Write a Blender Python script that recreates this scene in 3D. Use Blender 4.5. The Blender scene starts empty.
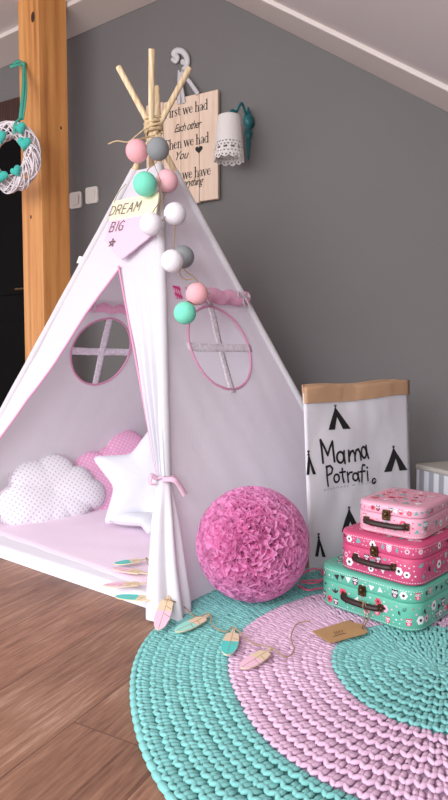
import bpy, bmesh, math, random
from mathutils import Vector as V, Matrix, noise
random.seed(7)
PI=math.pi
sc=bpy.context.scene
COL=sc.collection
# ------------------------------------------------------------------ camera model
FPX=600.0; CH=.62; PIT=math.atan(38/600)
CAM=V((0,0,CH)); CF=V((0,math.cos(PIT),-math.sin(PIT))); CU=V((0,math.sin(PIT),math.cos(PIT))); CR=V((1,0,0))
def ray(x,y): return CF+CR*((x-224)/FPX)+CU*((400-y)/FPX)
def at(x,y,Y): d=ray(x,y); return CAM+d*(Y/d.y)
def fl(x,y,z=0): d=ray(x,y); return CAM+d*((z-CH)/d.z)
def pl(x,y,p,n): d=ray(x,y); return CAM+d*((p-CAM).dot(n)/d.dot(n))
cd=bpy.data.cameras.new('camera'); cam=bpy.data.objects.new('camera',cd); COL.objects.link(cam)
cam.location=CAM; cam.rotation_euler=(PI/2-PIT,0,0); cd.sensor_width=36; cd.lens=FPX/800*36; cd.clip_start=.02
sc.camera=cam
# ------------------------------------------------------------------ materials
def srgb(r,g,b):
    f=lambda c:((c/255+.055)/1.055)**2.4 if c/255>.04045 else c/255/12.92
    return (f(r),f(g),f(b),1)
def mat(name,c,rough=.7,metal=0,bump=0,bscale=80,var=0,vscale=6,trans=0,sheen=0,stretch=None,c2=None,spec=.5):
    m=bpy.data.materials.new(name); m.use_nodes=True; nt=m.node_tree; N=nt.nodes; L=nt.links
    b=N['Principled BSDF']; b.inputs['Base Color'].default_value=c
    b.inputs['Roughness'].default_value=rough; b.inputs['Metallic'].default_value=metal
    b.inputs['Specular IOR Level'].default_value=spec
    if sheen: b.inputs['Sheen Weight'].default_value=sheen
    tc=N.new('ShaderNodeTexCoord'); mp=N.new('ShaderNodeMapping'); L.new(tc.outputs['Object'],mp.inputs[0])
    if stretch: mp.inputs['Scale'].default_value=stretch
    if var or c2:
        n=N.new('ShaderNodeTexNoise'); n.inputs['Scale'].default_value=vscale; n.inputs['Detail'].default_value=5
        L.new(mp.outputs[0],n.inputs['Vector'])
        r=N.new('ShaderNodeValToRGB'); L.new(n.outputs[0],r.inputs[0])
        d=c2 or tuple(x*(1-var) for x in c[:3])+(1,)
        r.color_ramp.elements[0].position=.35; r.color_ramp.elements[0].color=d
        r.color_ramp.elements[1].position=.65; r.color_ramp.elements[1].color=c
        L.new(r.outputs[0],b.inputs['Base Color'])
    if bump:
        n=N.new('ShaderNodeTexNoise'); n.inputs['Scale'].default_value=bscale; n.inputs['Detail'].default_value=4
        L.new(mp.outputs[0],n.inputs['Vector'])
        bp=N.new('ShaderNodeBump'); bp.inputs['Strength'].default_value=bump; bp.inputs['Distance'].default_value=.004
        L.new(n.outputs[0],bp.inputs['Height']); L.new(bp.outputs[0],b.inputs['Normal'])
    if trans:
        t=N.new('ShaderNodeBsdfTranslucent'); t.inputs[0].default_value=c
        mx=N.new('ShaderNodeMixShader'); mx.inputs[0].default_value=trans
        L.new(b.outputs[0],mx.inputs[1]); L.new(t.outputs[0],mx.inputs[2]); L.new(mx.outputs[0],N['Material Output'].inputs[0])
        if var or c2: L.new(r.outputs[0],t.inputs[0])
    return m
def wood(name,ca,cb,cc,scale=6,stretch=(8,8,.6),rough=.55,wv=.4,bump=.15):
    m=bpy.data.materials.new(name); m.use_nodes=True; nt=m.node_tree; N=nt.nodes; L=nt.links; b=N['Principled BSDF']
    b.inputs['Roughness'].default_value=rough
    tc=N.new('ShaderNodeTexCoord'); mp=N.new('ShaderNodeMapping'); mp.inputs['Scale'].default_value=stretch
    L.new(tc.outputs['Object'],mp.inputs[0])
    n=N.new('ShaderNodeTexNoise'); n.inputs['Scale'].default_value=scale; n.inputs['Detail'].default_value=8; n.inputs['Roughness'].default_value=.65
    L.new(mp.outputs[0],n.inputs['Vector'])
    w=N.new('ShaderNodeTexWave'); w.inputs['Scale'].default_value=scale*.45; w.inputs['Distortion'].default_value=5; w.inputs['Detail'].default_value=3
    w.inputs['Detail Scale'].default_value=1.5
    L.new(mp.outputs[0],w.inputs['Vector'])
    a=N.new('ShaderNodeMix'); a.data_type='FLOAT'; a.inputs[0].default_value=wv; L.new(n.outputs[0],a.inputs[2]); L.new(w.outputs['Fac'],a.inputs[3])
    r=N.new('ShaderNodeValToRGB'); L.new(a.outputs[0],r.inputs[0])
    e=r.color_ramp.elements; e[0].position=.25; e[0].color=ca; e[1].position=.72; e[1].color=cc
    x=e.new(.48); x.color=cb
    L.new(r.outputs[0],b.inputs['Base Color'])
    bp=N.new('ShaderNodeBump'); bp.inputs['Strength'].default_value=bump; bp.inputs['Distance'].default_value=.003
    L.new(a.outputs[0],bp.inputs['Height']); L.new(bp.outputs[0],b.inputs['Normal'])
    return m
def floor_mat():
    m=bpy.data.materials.new('laminate_planks'); m.use_nodes=True; nt=m.node_tree; N=nt.nodes; L=nt.links; b=N['Principled BSDF']
    tc=N.new('ShaderNodeTexCoord')
    br=N.new('ShaderNodeTexBrick'); br.offset=.37; br.inputs['Scale'].default_value=1
    br.inputs['Brick Width'].default_value=1.25; br.inputs['Row Height'].default_value=.193; br.inputs['Mortar Size'].default_value=.0012
    br.inputs['Color1'].default_value=(0,0,0,1); br.inputs['Color2'].default_value=(1,1,1,1); br.inputs['Mortar'].default_value=(.5,.5,.5,1); br.inputs['Bias'].default_value=0
    ofs=N.new('ShaderNodeMapping'); ofs.inputs['Location'].default_value=(.42,.075,0); L.new(tc.outputs['Object'],ofs.inputs[0]); L.new(ofs.outputs[0],br.inputs['Vector'])
    # offset grain per plank
    sx=N.new('ShaderNodeVectorMath'); sx.operation='SCALE'; sx.inputs['Scale'].default_value=7; L.new(br.outputs['Color'],sx.inputs[0])
    ad=N.new('ShaderNodeVectorMath'); ad.operation='ADD'; L.new(tc.outputs['Object'],ad.inputs[0]); L.new(sx.outputs[0],ad.inputs[1])
    mp=N.new('ShaderNodeMapping'); mp.inputs['Scale'].default_value=(1.6,22,1); L.new(ad.outputs[0],mp.inputs[0])
    n=N.new('ShaderNodeTexNoise'); n.inputs['Scale'].default_value=2.2; n.inputs['Detail'].default_value=9; n.inputs['Roughness'].default_value=.68; n.inputs['Distortion'].default_value=1.6
    L.new(mp.outputs[0],n.inputs['Vector'])
    n2=N.new('ShaderNodeTexNoise'); n2.inputs['Scale'].default_value=3.1; n2.inputs['Detail'].default_value=3; L.new(ad.outputs[0],n2.inputs['Vector'])
    mx=N.new('ShaderNodeMix'); mx.data_type='FLOAT'; mx.inputs[0].default_value=.42; L.new(n.outputs[0],mx.inputs[2]); L.new(n2.outputs[0],mx.inputs[3])
    mp3=N.new('ShaderNodeMapping'); mp3.inputs['Scale'].default_value=(9,110,1); L.new(ad.outputs[0],mp3.inputs[0])
    n3=N.new('ShaderNodeTexNoise'); n3.inputs['Scale'].default_value=1.5; n3.inputs['Detail'].default_value=8; n3.inputs['Roughness'].default_value=.75; L.new(mp3.outputs[0],n3.inputs['Vector'])
    mx3=N.new('ShaderNodeMix'); mx3.data_type='FLOAT'; mx3.inputs[0].default_value=.36; L.new(mx.outputs[0],mx3.inputs[2]); L.new(n3.outputs[0],mx3.inputs[3]); mx=mx3
    r=N.new('ShaderNodeValToRGB'); L.new(mx.outputs[0],r.inputs[0]); e=r.color_ramp.elements
    e[0].position=.38; e[0].color=srgb(98,64,50); e[1].position=.64; e[1].color=srgb(192,154,130)
    x=e.new(.46); x.color=srgb(134,94,74); x=e.new(.55); x.color=srgb(160,118,94)
    # tone per plank
    hs=N.new('ShaderNodeHueSaturation'); L.new(r.outputs[0],hs.inputs['Color'])
    mr=N.new('ShaderNodeMapRange'); mr.inputs['To Min'].default_value=.76; mr.inputs['To Max'].default_value=1.06; L.new(br.outputs['Color'],mr.inputs[0]); L.new(mr.outputs[0],hs.inputs['Value'])
    seam=N.new('ShaderNodeMix'); seam.data_type='RGBA'; L.new(br.outputs['Fac'],seam.inputs[0]); L.new(hs.outputs[0],seam.inputs[6]); seam.inputs[7].default_value=srgb(92,62,50)
    L.new(seam.outputs[2],b.inputs['Base Color'])
    b.inputs['Roughness'].default_value=.42; b.inputs['Specular IOR Level'].default_value=.4
    bp=N.new('ShaderNodeBump'); bp.inputs['Strength'].default_value=.25; bp.inputs['Distance'].default_value=.002; L.new(n.outputs[0],bp.inputs['Height']); L.new(bp.outputs[0],b.inputs['Normal'])
    return m
def dots_mat(name,c,d,scale,rad,trans=.1,c3=None):
    m=mat(name,c,.9,bump=.12,bscale=300,trans=trans); nt=m.node_tree; N=nt.nodes; L=nt.links; b=N['Principled BSDF']
    tc=N.new('ShaderNodeTexCoord'); mp=N.new('ShaderNodeMapping'); mp.inputs['Rotation'].default_value=(0,0,PI/4); L.new(tc.outputs['Object'],mp.inputs[0])
    vo=N.new('ShaderNodeTexVoronoi'); vo.voronoi_dimensions='2D'; vo.inputs['Scale'].default_value=scale; vo.inputs['Randomness'].default_value=0
    L.new(mp.outputs[0],vo.inputs['Vector'])
    mr=N.new('ShaderNodeMapRange'); mr.inputs['From Min'].default_value=rad; mr.inputs['From Max'].default_value=rad*1.25; L.new(vo.outputs['Distance'],mr.inputs[0])
    mx=N.new('ShaderNodeMix'); mx.data_type='RGBA'; L.new(mr.outputs[0],mx.inputs[0]); mx.inputs[6].default_value=d; mx.inputs[7].default_value=c
    L.new(mx.outputs[2],b.inputs['Base Color'])
    for k in N:
        if k.type=='BSDF_TRANSLUCENT': L.new(mx.outputs[2],k.inputs[0])
    return m
def stripe_mat(name,c,d,freq):
    m=mat(name,c,.9); nt=m.node_tree; N=nt.nodes; L=nt.links; b=N['Principled BSDF']
    tc=N.new('ShaderNodeTexCoord'); w=N.new('ShaderNodeTexWave'); w.inputs['Scale'].default_value=freq; w.bands_direction='DIAGONAL'
    mp=N.new('ShaderNodeMapping'); mp.inputs['Scale'].default_value=(1,1,0); L.new(tc.outputs['Object'],mp.inputs[0]); L.new(mp.outputs[0],w.inputs['Vector'])
    r=N.new('ShaderNodeValToRGB'); r.color_ramp.elements[0].color=c; r.color_ramp.elements[1].color=d; r.color_ramp.elements[0].position=.35; r.color_ramp.elements[1].position=.65
    L.new(w.outputs['Fac'],r.inputs[0]); L.new(r.outputs[0],b.inputs['Base Color'])
    return m
M={}
M['floor']=floor_mat()
M['wall']=mat('grey_wall_paint',srgb(116,113,112),.85,bump=.25,bscale=90,var=.05,vscale=1.5)
M['ceiling']=mat('ceiling_plaster',srgb(216,208,206),.9,bump=.1,bscale=60)
M['trim']=mat('trim_white',srgb(222,212,206),.7,bump=.05)
M['door']=mat('dark_interior_black',srgb(11,8,8),.8,var=.3,spec=.1)  # darkness of the doorway interior, put into the leaf colour
M['doorframe']=wood('dark_brown_frame',srgb(36,18,14),srgb(58,28,20),srgb(78,38,26))
M['post']=wood('orange_pine',srgb(156,94,46),srgb(208,142,78),srgb(226,166,100),scale=3.2,stretch=(6,6,.35),rough=.6,wv=.12)
M['knot']=mat('knot_brown',srgb(92,52,26),.6,var=.5,vscale=60)
M['pole']=wood('pale_dowel',srgb(214,184,140),srgb(232,208,168),srgb(240,220,184),scale=8,stretch=(6,6,.6),bump=.05)
M['sign']=wood('whitewashed_plank',srgb(206,176,154),srgb(226,200,178),srgb(234,212,194),scale=5,stretch=(6,6,.5),bump=.1,wv=.08)
M['signdark']=mat('sign_edge',srgb(96,84,76),.8)
M['ink']=mat('black_ink',srgb(26,24,26),.7)
M['inkbrown']=mat('brown_ink',srgb(96,80,76),.7)
M['grey_ink']=mat('grey_ink',srgb(150,148,154),.7)
M['white']=mat('white_paint',srgb(236,234,234),.6)
M['hook']=mat('white_washed_hook',srgb(214,212,214),.7,var=.1,vscale=40)
M['ribbonw']=mat('pale_satin_ribbon',srgb(218,214,218),.5,trans=.2)
M['switch']=mat('switch_plastic',srgb(232,226,218),.35)
M['teal']=mat('teal_gloss_paint',srgb(20,112,118),.3,var=.3,vscale=40)
M['shade']=mat('white_metal_shade',srgb(236,230,226),.6,trans=.1)
M['canvas']=mat('white_cotton_canvas',srgb(238,234,241),.95,bump=.35,bscale=24,trans=.3,spec=.15)
M['canvasfold']=mat('white_cotton_curtain',srgb(235,234,240),.95,bump=.2,bscale=60,trans=.3,spec=.15)
M['pinktape']=mat('pink_bias_tape',srgb(234,170,202),.8,trans=.2)
M['palepink']=mat('pale_pink_tape',srgb(240,202,222),.85,trans=.2)
M['flap']=mat('pink_flap_cloth',srgb(240,184,208),.9,c2=srgb(232,166,196),vscale=60,bump=.4,bscale=40)
M['bar']=mat('star_printed_tape',srgb(244,236,243),.9,c2=srgb(216,206,218),vscale=110)
M['patch']=dots_mat('pink_label_patch',srgb(222,70,140),srgb(250,190,220),110,.3)
M['rope']=mat('jute_rope',srgb(214,190,150),.95,bump=.6,bscale=300)
M['twine']=mat('thin_twine',srgb(164,136,100),.95)
M['mat_white']=mat('white_quilt_edge',srgb(234,230,238),.95,bump=.3,bscale=30,trans=0)
M['mat_pink']=dots_mat('pale_pink_quilt',srgb(241,220,236),srgb(248,232,243),70,.2,trans=0)
M['cloudw']=dots_mat('white_dotted_cotton',srgb(246,242,246),srgb(206,200,214),66,.2)
M['cloudp']=dots_mat('pink_dotted_cotton',srgb(246,176,214),srgb(252,220,236),70,.2)
M['starw']=mat('white_linen',srgb(230,231,238),.95,bump=.3,bscale=60,trans=.05)
M['cord']=mat('cushion_piping',srgb(232,214,228),.9)
M['pomp']=mat('pink_tulle',srgb(255,186,230),.85,trans=.55,var=.08,vscale=30,spec=.2)
M['pinkribbon']=mat('hot_pink_satin',srgb(246,110,150),.4,trans=.2)
M['mint_yarn']=mat('mint_tshirt_yarn',srgb(130,194,190),.9,bump=.3,bscale=160,var=.1,vscale=30,spec=.2)
M['pink_yarn']=mat('lilac_pink_tshirt_yarn',srgb(220,184,208),.9,bump=.3,bscale=160,var=.08,vscale=30,spec=.2)
M['kraft']=mat('kraft_paper',srgb(198,158,124),.8,bump=.3,bscale=14,var=.08,vscale=12)
M['bagw']=mat('white_bag_paper',srgb(228,226,232),.7,bump=.5,bscale=9)
M['tag']=mat('kraft_tag',srgb(182,144,98),.85,var=.06,vscale=40)
M['lthr']=mat('dark_brown_leather',srgb(48,26,24),.45,bump=.2,bscale=200)
M['brass']=mat('aged_brass',srgb(112,88,60),.35,metal=.9,var=.4,vscale=90)
M['steel']=mat('small_metal_clasp',srgb(170,160,150),.3,metal=.9)
M['c_mint']=mat('case_mint',srgb(98,182,158),.45,bump=.05,bscale=100)
M['c_rose']=mat('case_rose',srgb(202,78,120),.45,bump=.05,bscale=100)
M['c_pale']=mat('case_pale_pink',srgb(228,166,186),.45,bump=.05,bscale=100)
for k,c in dict(m_white=(240,236,238),m_teal=(96,176,170),m_navy=(60,52,84),m_red=(222,72,98),m_pink=(246,180,200),m_dark=(52,36,44),m_green=(70,140,120),
    b_pink=(242,178,184),b_grey=(140,144,146),b_mint=(124,222,192),b_white=(238,234,240),b_pale=(240,186,194),
    f_mint=(158,224,208),f_teal=(84,206,198),f_pink=(240,196,214),f_wood=(226,204,172),cream=(238,230,198),pen_pink=(228,194,214)).items():
    M[k]=mat('paint_'+k,srgb(*c),.7 if k[0]!='b' else .95,bump=.3 if k[0]=='b' else 0,bscale=220)
M['felt']=mat('turquoise_felt',srgb(72,192,178),.95,bump=.4,bscale=120,var=.15,vscale=60)
M['bow']=mat('turquoise_ribbon',srgb(84,188,164),.5,trans=.3)
M['wicker']=mat('white_painted_wicker',srgb(228,220,224),.7)
M['stripebox']=stripe_mat('grey_white_stripes',srgb(160,162,172),srgb(222,222,228),26)
M['boxtop']=mat('greige_box_lid',srgb(186,180,172),.85,bump=.3,bscale=120)
# ------------------------------------------------------------------ mesh builder
class MB:
    def __init__(s): s.v=[]; s.f=[]; s.m=[]; s.sm=[]
    def add(s,vs,fs,mi=0,smooth=True):
        o=len(s.v); s.v+= [tuple(p) for p in vs]
        for f in fs: s.f.append(tuple(i+o for i in f)); s.m.append(mi); s.sm.append(smooth)
    def grid(s,rows,mi=0,closed=False,smooth=True):
        n=len(rows[0]); vs=[p for r in rows for p in r]; fs=[]
        for i in range(len(rows)-1):
            for j in range(n if closed else n-1):
                k=(j+1)%n; fs.append((i*n+j,i*n+k,(i+1)*n+k,(i+1)*n+j))
        s.add(vs,fs,mi,smooth)
    def tube(s,path,r,seg=8,mi=0,closed=False,cap=True,flat=1,up=None):
        path=[V(p) for p in path]; n=len(path); rr=r if isinstance(r,(list,tuple)) else [r]*n; rows=[]; prev=None
        for i,p in enumerate(path):
            a=path[(i-1)%n] if closed or i>0 else p; b=path[(i+1)%n] if closed or i<n-1 else p
            t=(b-a).normalized() if (b-a).length>1e-9 else V((0,0,1))
            if up is not None: x=V(up).cross(t); x=x.normalized() if x.length>1e-4 else t.orthogonal().normalized()
            elif prev is None: x=t.orthogonal().normalized()
            else:
                x=prev-t*prev.dot(t); x=x.normalized() if x.length>1e-6 else t.orthogonal().normalized()
            prev=x; y=t.cross(x)
            rows.append([p+(x*math.cos(2*PI*k/seg)+y*math.sin(2*PI*k/seg)*flat)*rr[i] for k in range(seg)])
        if closed: rows.append(rows[0])
        s.grid(rows,mi,True)
        if cap and not closed:
            s.add(rows[0],[tuple(reversed(range(seg)))],mi,False); s.add(rows[-1],[tuple(range(seg))],mi,False)
    def lathe(s,prof,M4=None,seg=24,mi=0,smooth=True):
        M4=M4 or Matrix()
        s.grid([[M4@V((r*math.cos(2*PI*k/seg),r*math.sin(2*PI*k/seg),z)) for k in range(seg)] for r,z in prof],mi,True,smooth)
    def sphere(s,c,r,mi=0,seg=20,rings=12,sc3=(1,1,1)):
        c=V(c); rows=[]
        for i in range(rings+1):
            a=PI*i/rings; q=max(math.sin(a),1e-4)
            rows.append([c+V((r*q*math.cos(2*PI*k/seg)*sc3[0],r*q*math.sin(2*PI*k/seg)*sc3[1],-r*math.cos(a)*sc3[2])) for k in range(seg)])
        s.grid(rows,mi,True)
    def prism(s,out,fn,t,mi=0,mi2=None):
        """out: 2D outline; fn(a,b,off)->3D"""
        n=len(out); A=[fn(a,b,t) for a,b in out]; B=[fn(a,b,0) for a,b in out]
        s.add(A,[tuple(range(n))],mi,False); s.add(B,[tuple(reversed(range(n)))],mi,False)
        s.add(A+B,[(i,i+n,(i+1)%n+n,(i+1)%n) for i in range(n)],mi if mi2 is None else mi2,False)
    def box(s,lo,hi,M4=None,mi=0):
        M4=M4 or Matrix(); x0,y0,z0=lo; x1,y1,z1=hi
        vs=[M4@V(p) for p in ((x0,y0,z0),(x1,y0,z0),(x1,y1,z0),(x0,y1,z0),(x0,y0,z1),(x1,y0,z1),(x1,y1,z1),(x0,y1,z1))]
        s.add(vs,[(0,3,2,1),(4,5,6,7),(0,1,5,4),(1,2,6,5),(2,3,7,6),(3,0,4,7)],mi,False)
    def build(s,name,mats,parent=None,bevel=0,recalc=True,tri=False):
        me=bpy.data.meshes.new(name); P=V((0,0,0))
        o=bpy.data.objects.new(name,me)
        inv=None
        if parent is not None: inv=world_of(parent).inverted()
        vs=s.v if inv is None else [tuple(inv@V(p)) for p in s.v]
        org=V((0,0,0))
        if parent is None and vs:
            xs=[p[0] for p in vs]; ys=[p[1] for p in vs]; zs=[p[2] for p in vs]
            org=V(((min(xs)+max(xs))/2,(min(ys)+max(ys))/2,min(zs))); vs=[(p[0]-org.x,p[1]-org.y,p[2]-org.z) for p in vs]
        me.from_pydata(vs,[],s.f); o.location=org
        if not isinstance(mats,(list,tuple)): mats=[mats]
        for m in mats: me.materials.append(M[m])
        me.polygons.foreach_set('material_index',s.m); me.polygons.foreach_set('use_smooth',s.sm)
        if recalc:
            bm=bmesh.new(); bm.from_mesh(me); bmesh.ops.recalc_face_normals(bm,faces=bm.faces[:]); bm.to_mesh(me); bm.free()
        me.update(); COL.objects.link(o)
        if parent is not None: o.parent=parent
        if bevel:
            b=o.modifiers.new('bevel','BEVEL'); b.width=bevel; b.segments=3; b.limit_method='ANGLE'; b.angle_limit=.7
        return o
def world_of(o):
    m=Matrix.LocRotScale(o.location,o.rotation_euler,o.scale)
    return world_of(o.parent)@m if o.parent else m
def thing(name,label,cat,loc=(0,0,0),group=None,rot=(0,0,0)):
    o=bpy.data.objects.new(name,None); COL.objects.link(o); o.location=loc; o.rotation_euler=rot; o.empty_display_size=.05
    o['label']=label; o['category']=cat
    if group: o['group']=group
    return o
def tag(o,label,cat,group=None):
    o['label']=label; o['category']=cat
    if group: o['group']=group
    return o
def struct(o): o['kind']='structure'; return o
def lerp(a,b,t): return a+(b-a)*t
def bez(pts,n=24):
    pts=[V(p) for p in pts]; out=[]
    P=[pts[0]*2-pts[1]]+pts+[pts[-1]*2-pts[-2]]
    k=max(2,n//(len(pts)-1))
    for i in range(1,len(P)-2):
        for j in range(k):
            t=j/k; a,b,c,d=P[i-1],P[i],P[i+1],P[i+2]
            out.append(.5*((2*b)+(c-a)*t+(2*a-5*b+4*c-d)*t*t+(3*b-a-3*c+d)*t**3))
    out.append(pts[-1]); return out
# writing: flat strokes on a surface, fn(a,b,off)->3D
def strokes(mb,lines,fn,w,off=.0009,mi=0):
    for ln in lines:
        for i in range(len(ln)-1):
            (x0,y0),(x1,y1)=ln[i],ln[i+1]; dx,dy=x1-x0,y1-y0; l=math.hypot(dx,dy) or 1e-9; nx,ny=-dy/l*w/2,dx/l*w/2
            o=off+.00004*(i%3)
            mb.add([fn(x0+nx,y0+ny,o),fn(x1+nx,y1+ny,o),fn(x1-nx,y1-ny,o),fn(x0-nx,y0-ny,o)],[(0,1,2,3)],mi,False)
        for i,(x,y) in enumerate(ln):
            o=off+.0002
            mb.add([fn(x+w/2*math.cos(k*PI/4),y+w/2*math.sin(k*PI/4),o) for k in range(8)],[tuple(range(8))],mi,False)
def text_mb(mb,s,fn,size,x0,y0,xs=1.,shear=0.,off=.001,mi=0,rotfn=None,spacing=1.,extr=0):
    cu=bpy.data.curves.new('lettering','FONT'); cu.body=s; cu.size=size; cu.shear=shear; cu.space_character=spacing; cu.resolution_u=3
    ob=bpy.data.objects.new('lettering',cu); COL.objects.link(ob)
    dg=bpy.context.evaluated_depsgraph_get(); dg.update()
    me=bpy.data.meshes.new_from_object(ob.evaluated_get(dg))
    bpy.data.objects.remove(ob)
    pts=[(p.co.x*xs+x0,p.co.y+y0) for p in me.vertices]
    fs=[tuple(p.vertices) for p in me.polygons]
    mb.add([fn(a,b,off) for a,b in pts],fs,mi,False)
    if extr:
        mb.add([fn(a,b,0) for a,b in pts],fs,mi,False)
        edges={}
        for f in fs:
            for i in range(len(f)):
                e=(f[i],f[(i+1)%len(f)]); k=tuple(sorted(e)); edges[k]=edges.get(k,0)+1
        for (i,j),c in edges.items():
            if c==1: mb.add([fn(*pts[i],off),fn(*pts[j],off),fn(*pts[j],0),fn(*pts[i],0)],[(0,1,2,3)],mi,False)
    w=max([p[0] for p in pts] or [0])-x0
    bpy.data.meshes.remove(me); bpy.data.curves.remove(cu)
    return w
# ------------------------------------------------------------------ room shell
WU=V((.883,-.469,0)).normalized(); WN=V((WU.y*-1,WU.x,0)); WD=2.44
def wp(u,z,off=0): return WN*(WD-off)+WU*u+V((0,0,z))       # point on the back wall, off = distance into the room
def wl(x,y,off=0):                                          # pixel -> (u,z) on the back wall
    q=pl(x,y,WN*(WD-off),WN); return q.dot(WU),q.z
RU,RZ=-1.447,2.349
zl=lambda u: RZ+.075*(u-RU)
zr=lambda u: RZ-.70*(u-RU)
UL,UR=-4.2,1.25
# floor: local x runs along the planks (towards the wall)
f=MB(); R0=Matrix.Rotation(math.atan2(WN.y,WN.x),4,'Z')
f.box((-2.6,-4.5,-.04),(WD+.02,4.5,0)); fo=f.build('floor','floor'); fo.location=(R0@fo.location); fo.rotation_euler=(0,0,math.atan2(WN.y,WN.x)); struct(fo)
w=MB()
DU0,DU1,DZ=-3.5,-2.33,1.99
def wallpanel(us,z0s,z1s):
    n=len(us); vs=[wp(u,z) for u,z in zip(us,z0s)]+[wp(u,z) for u,z in zip(us,z1s)]
    vs+= [wp(u,z,-.1) for u,z in zip(us,z0s)]+[wp(u,z,-.1) for u,z in zip(us,z1s)]
    fs=[]
    for i in range(n-1):
        fs+=[(i,i+1,n+i+1,n+i),(2*n+i,3*n+i,3*n+i+1,2*n+i+1),(i,2*n+i,2*n+i+1,i+1),(n+i,n+i+1,3*n+i+1,3*n+i)]
    fs+=[(0,n,3*n,2*n),(n-1,3*n-1,4*n-1,2*n-1)]
    w.add(vs,fs,0,False)
wallpanel([UL,DU0],[0,0],[zl(UL),zl(DU0)]); wallpanel([DU0,DU1],[DZ,DZ],[zl(DU0),zl(DU1)]); wallpanel([DU1,RU,UR],[0,0,0],[zl(DU1),RZ,zr(UR)])
struct(w.build('wall_back','wall',recalc=True))
k=MB(); vs=[wp(UR,0,-.1),wp(UR,0,3.2),wp(UR,zr(UR),3.2),wp(UR,zr(UR),-.1)]; vs+=[p+WU*.08 for p in vs]
k.add(vs,[(0,1,2,3),(7,6,5,4),(0,4,5,1),(1,5,6,2),(2,6,7,3),(3,7,4,0)],0,False); struct(k.build('wall_right','wall'))
c=MB()
for ua,za,ub,zb in ((UL,zl(UL),RU,RZ),(RU,RZ,UR+.1,zr(UR+.1))):
    lo=[wp(ua,za,-.1),wp(ub,zb,-.1),wp(ub,zb,3.2),wp(ua,za,3.2)]; c.add(lo+[p+V((0,0,.08)) for p in lo],[(0,1,2,3),(7,6,5,4),(0,4,5,1),(1,5,6,2),(2,6,7,3),(3,7,4,0)],0,False)
struct(c.build('ceiling','ceiling'))
def trimboard(name,ua,za,ub,zb,wd):
    t=MB(); lo=[wp(ua,za,0),wp(ub,zb,0),wp(ub,zb,wd),wp(ua,za,wd)]
    t.add(lo+[p-V((0,0,.022)) for p in lo],[(0,1,2,3),(7,6,5,4),(0,4,5,1),(1,5,6,2),(2,6,7,3),(3,7,4,0)],0,False); struct(t.build(name,'trim',bevel=.004))
trimboard('trim_1',UL,zl(UL),RU,RZ,.2); trimboard('trim_2',RU,RZ,UR,zr(UR),.24)
# door: dark frame, near-black leaf standing in for the unlit room behind
d=MB()
def wbox(mb,u0,u1,z0,z1,o0,o1,mi=0):
    vs=[wp(u,z,o) for o in (o0,o1) for u,z in ((u0,z0),(u1,z0),(u1,z1),(u0,z1))]
    mb.add(vs,[(0,1,2,3),(7,6,5,4),(0,4,5,1),(1,5,6,2),(2,6,7,3),(3,7,4,0)],mi,False)
wbox(d,DU0+.07,DU1-.07,0.002,DZ-.08,-.07,-.03); do=d.build('door_1','door',bevel=.003); struct(do)
d=MB(); wbox(d,DU0,DU1,DZ-.08,DZ+.06,-.09,.012); wbox(d,DU0-.06,DU0+.07,0,DZ-.08,-.09,.012); wbox(d,DU1-.07,DU1,0,DZ-.08,-.09,.012)
d.build('door_frame','doorframe',do,bevel=.003)
d=MB()
for z0,z1 in ((.15,.85),(1.0,1.8)):
    for a,b in ((DU0+.17,-2.97),(-2.87,DU1-.17)): wbox(d,a,b,z0,z1,-.03,-.022)
d.build('door_panel','door',do,bevel=.006)
d=MB(); d.tube([wp(DU1-.14,1.02,-.03),wp(DU1-.14,1.02,.02),wp(DU1-.16,1.02,.03),wp(DU1-.25,1.02,.03)],.008); d.build('door_handle','brass',do)
# ------------------------------------------------------------------ tent
FL=fl(-66,537); FR=fl(168,619); BR=fl(370,530); BL=FL+BR-FR
FL.z=FR.z=BR.z=BL.z=0
CT=(FL+BR)/2; AP=V((CT.x,CT.y,at(157,130,CT.y).z))
class Face:
    def __init__(s,p,q,sag=.03,seed=0):
        s.p=p; s.q=q; s.e1=(q-p).normalized(); n=s.e1.cross(AP-p).normalized()
        if n.dot(p-CT)<0: n=-n
        s.n=n; s.e2=n.cross(s.e1) 
        if s.e2.z<0: s.e2=-s.e2
        s.W=(q-p).length; s.au=(AP-p).dot(s.e1); s.av=(AP-p).dot(s.e2); s.sag=sag; s.seed=seed
    def uL(s,v): return s.au*v/s.av
    def uR(s,v): return s.W+(s.au-s.W)*v/s.av
    def pt(s,u,v,off=0):
        a=u-s.uL(v); b=s.uR(v)-u; w=max(a+b,1e-4); m=max(0,min(1,4*a*b/w/w))
        d=-s.sag*m*min(1,w)
        q=V((u*4,v*4,s.seed)); d+=m**.5*(.010*noise.noise(q)+.004*noise.noise(V((u*16+v*5,v*5,s.seed+5)))) 
        return s.p+s.e1*u+s.e2*v+s.n*(d+off)
    def uv(s,x,y):
        q=pl(x,y,s.p,s.n)-s.p; return q.dot(s.e1),q.dot(s.e2)
F_F=Face(FL,FR,0,1); F_R=Face(FR,BR,.02,2); F_B=Face(BR,BL,.03,3); F_L=Face(BL,FL,.02,4)
TT=.90
tent=thing('play_teepee','white cotton play teepee with pink trimmed round windows, in front of the grey wall','tent',(CT.x,CT.y,0))
cv=MB()
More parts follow.
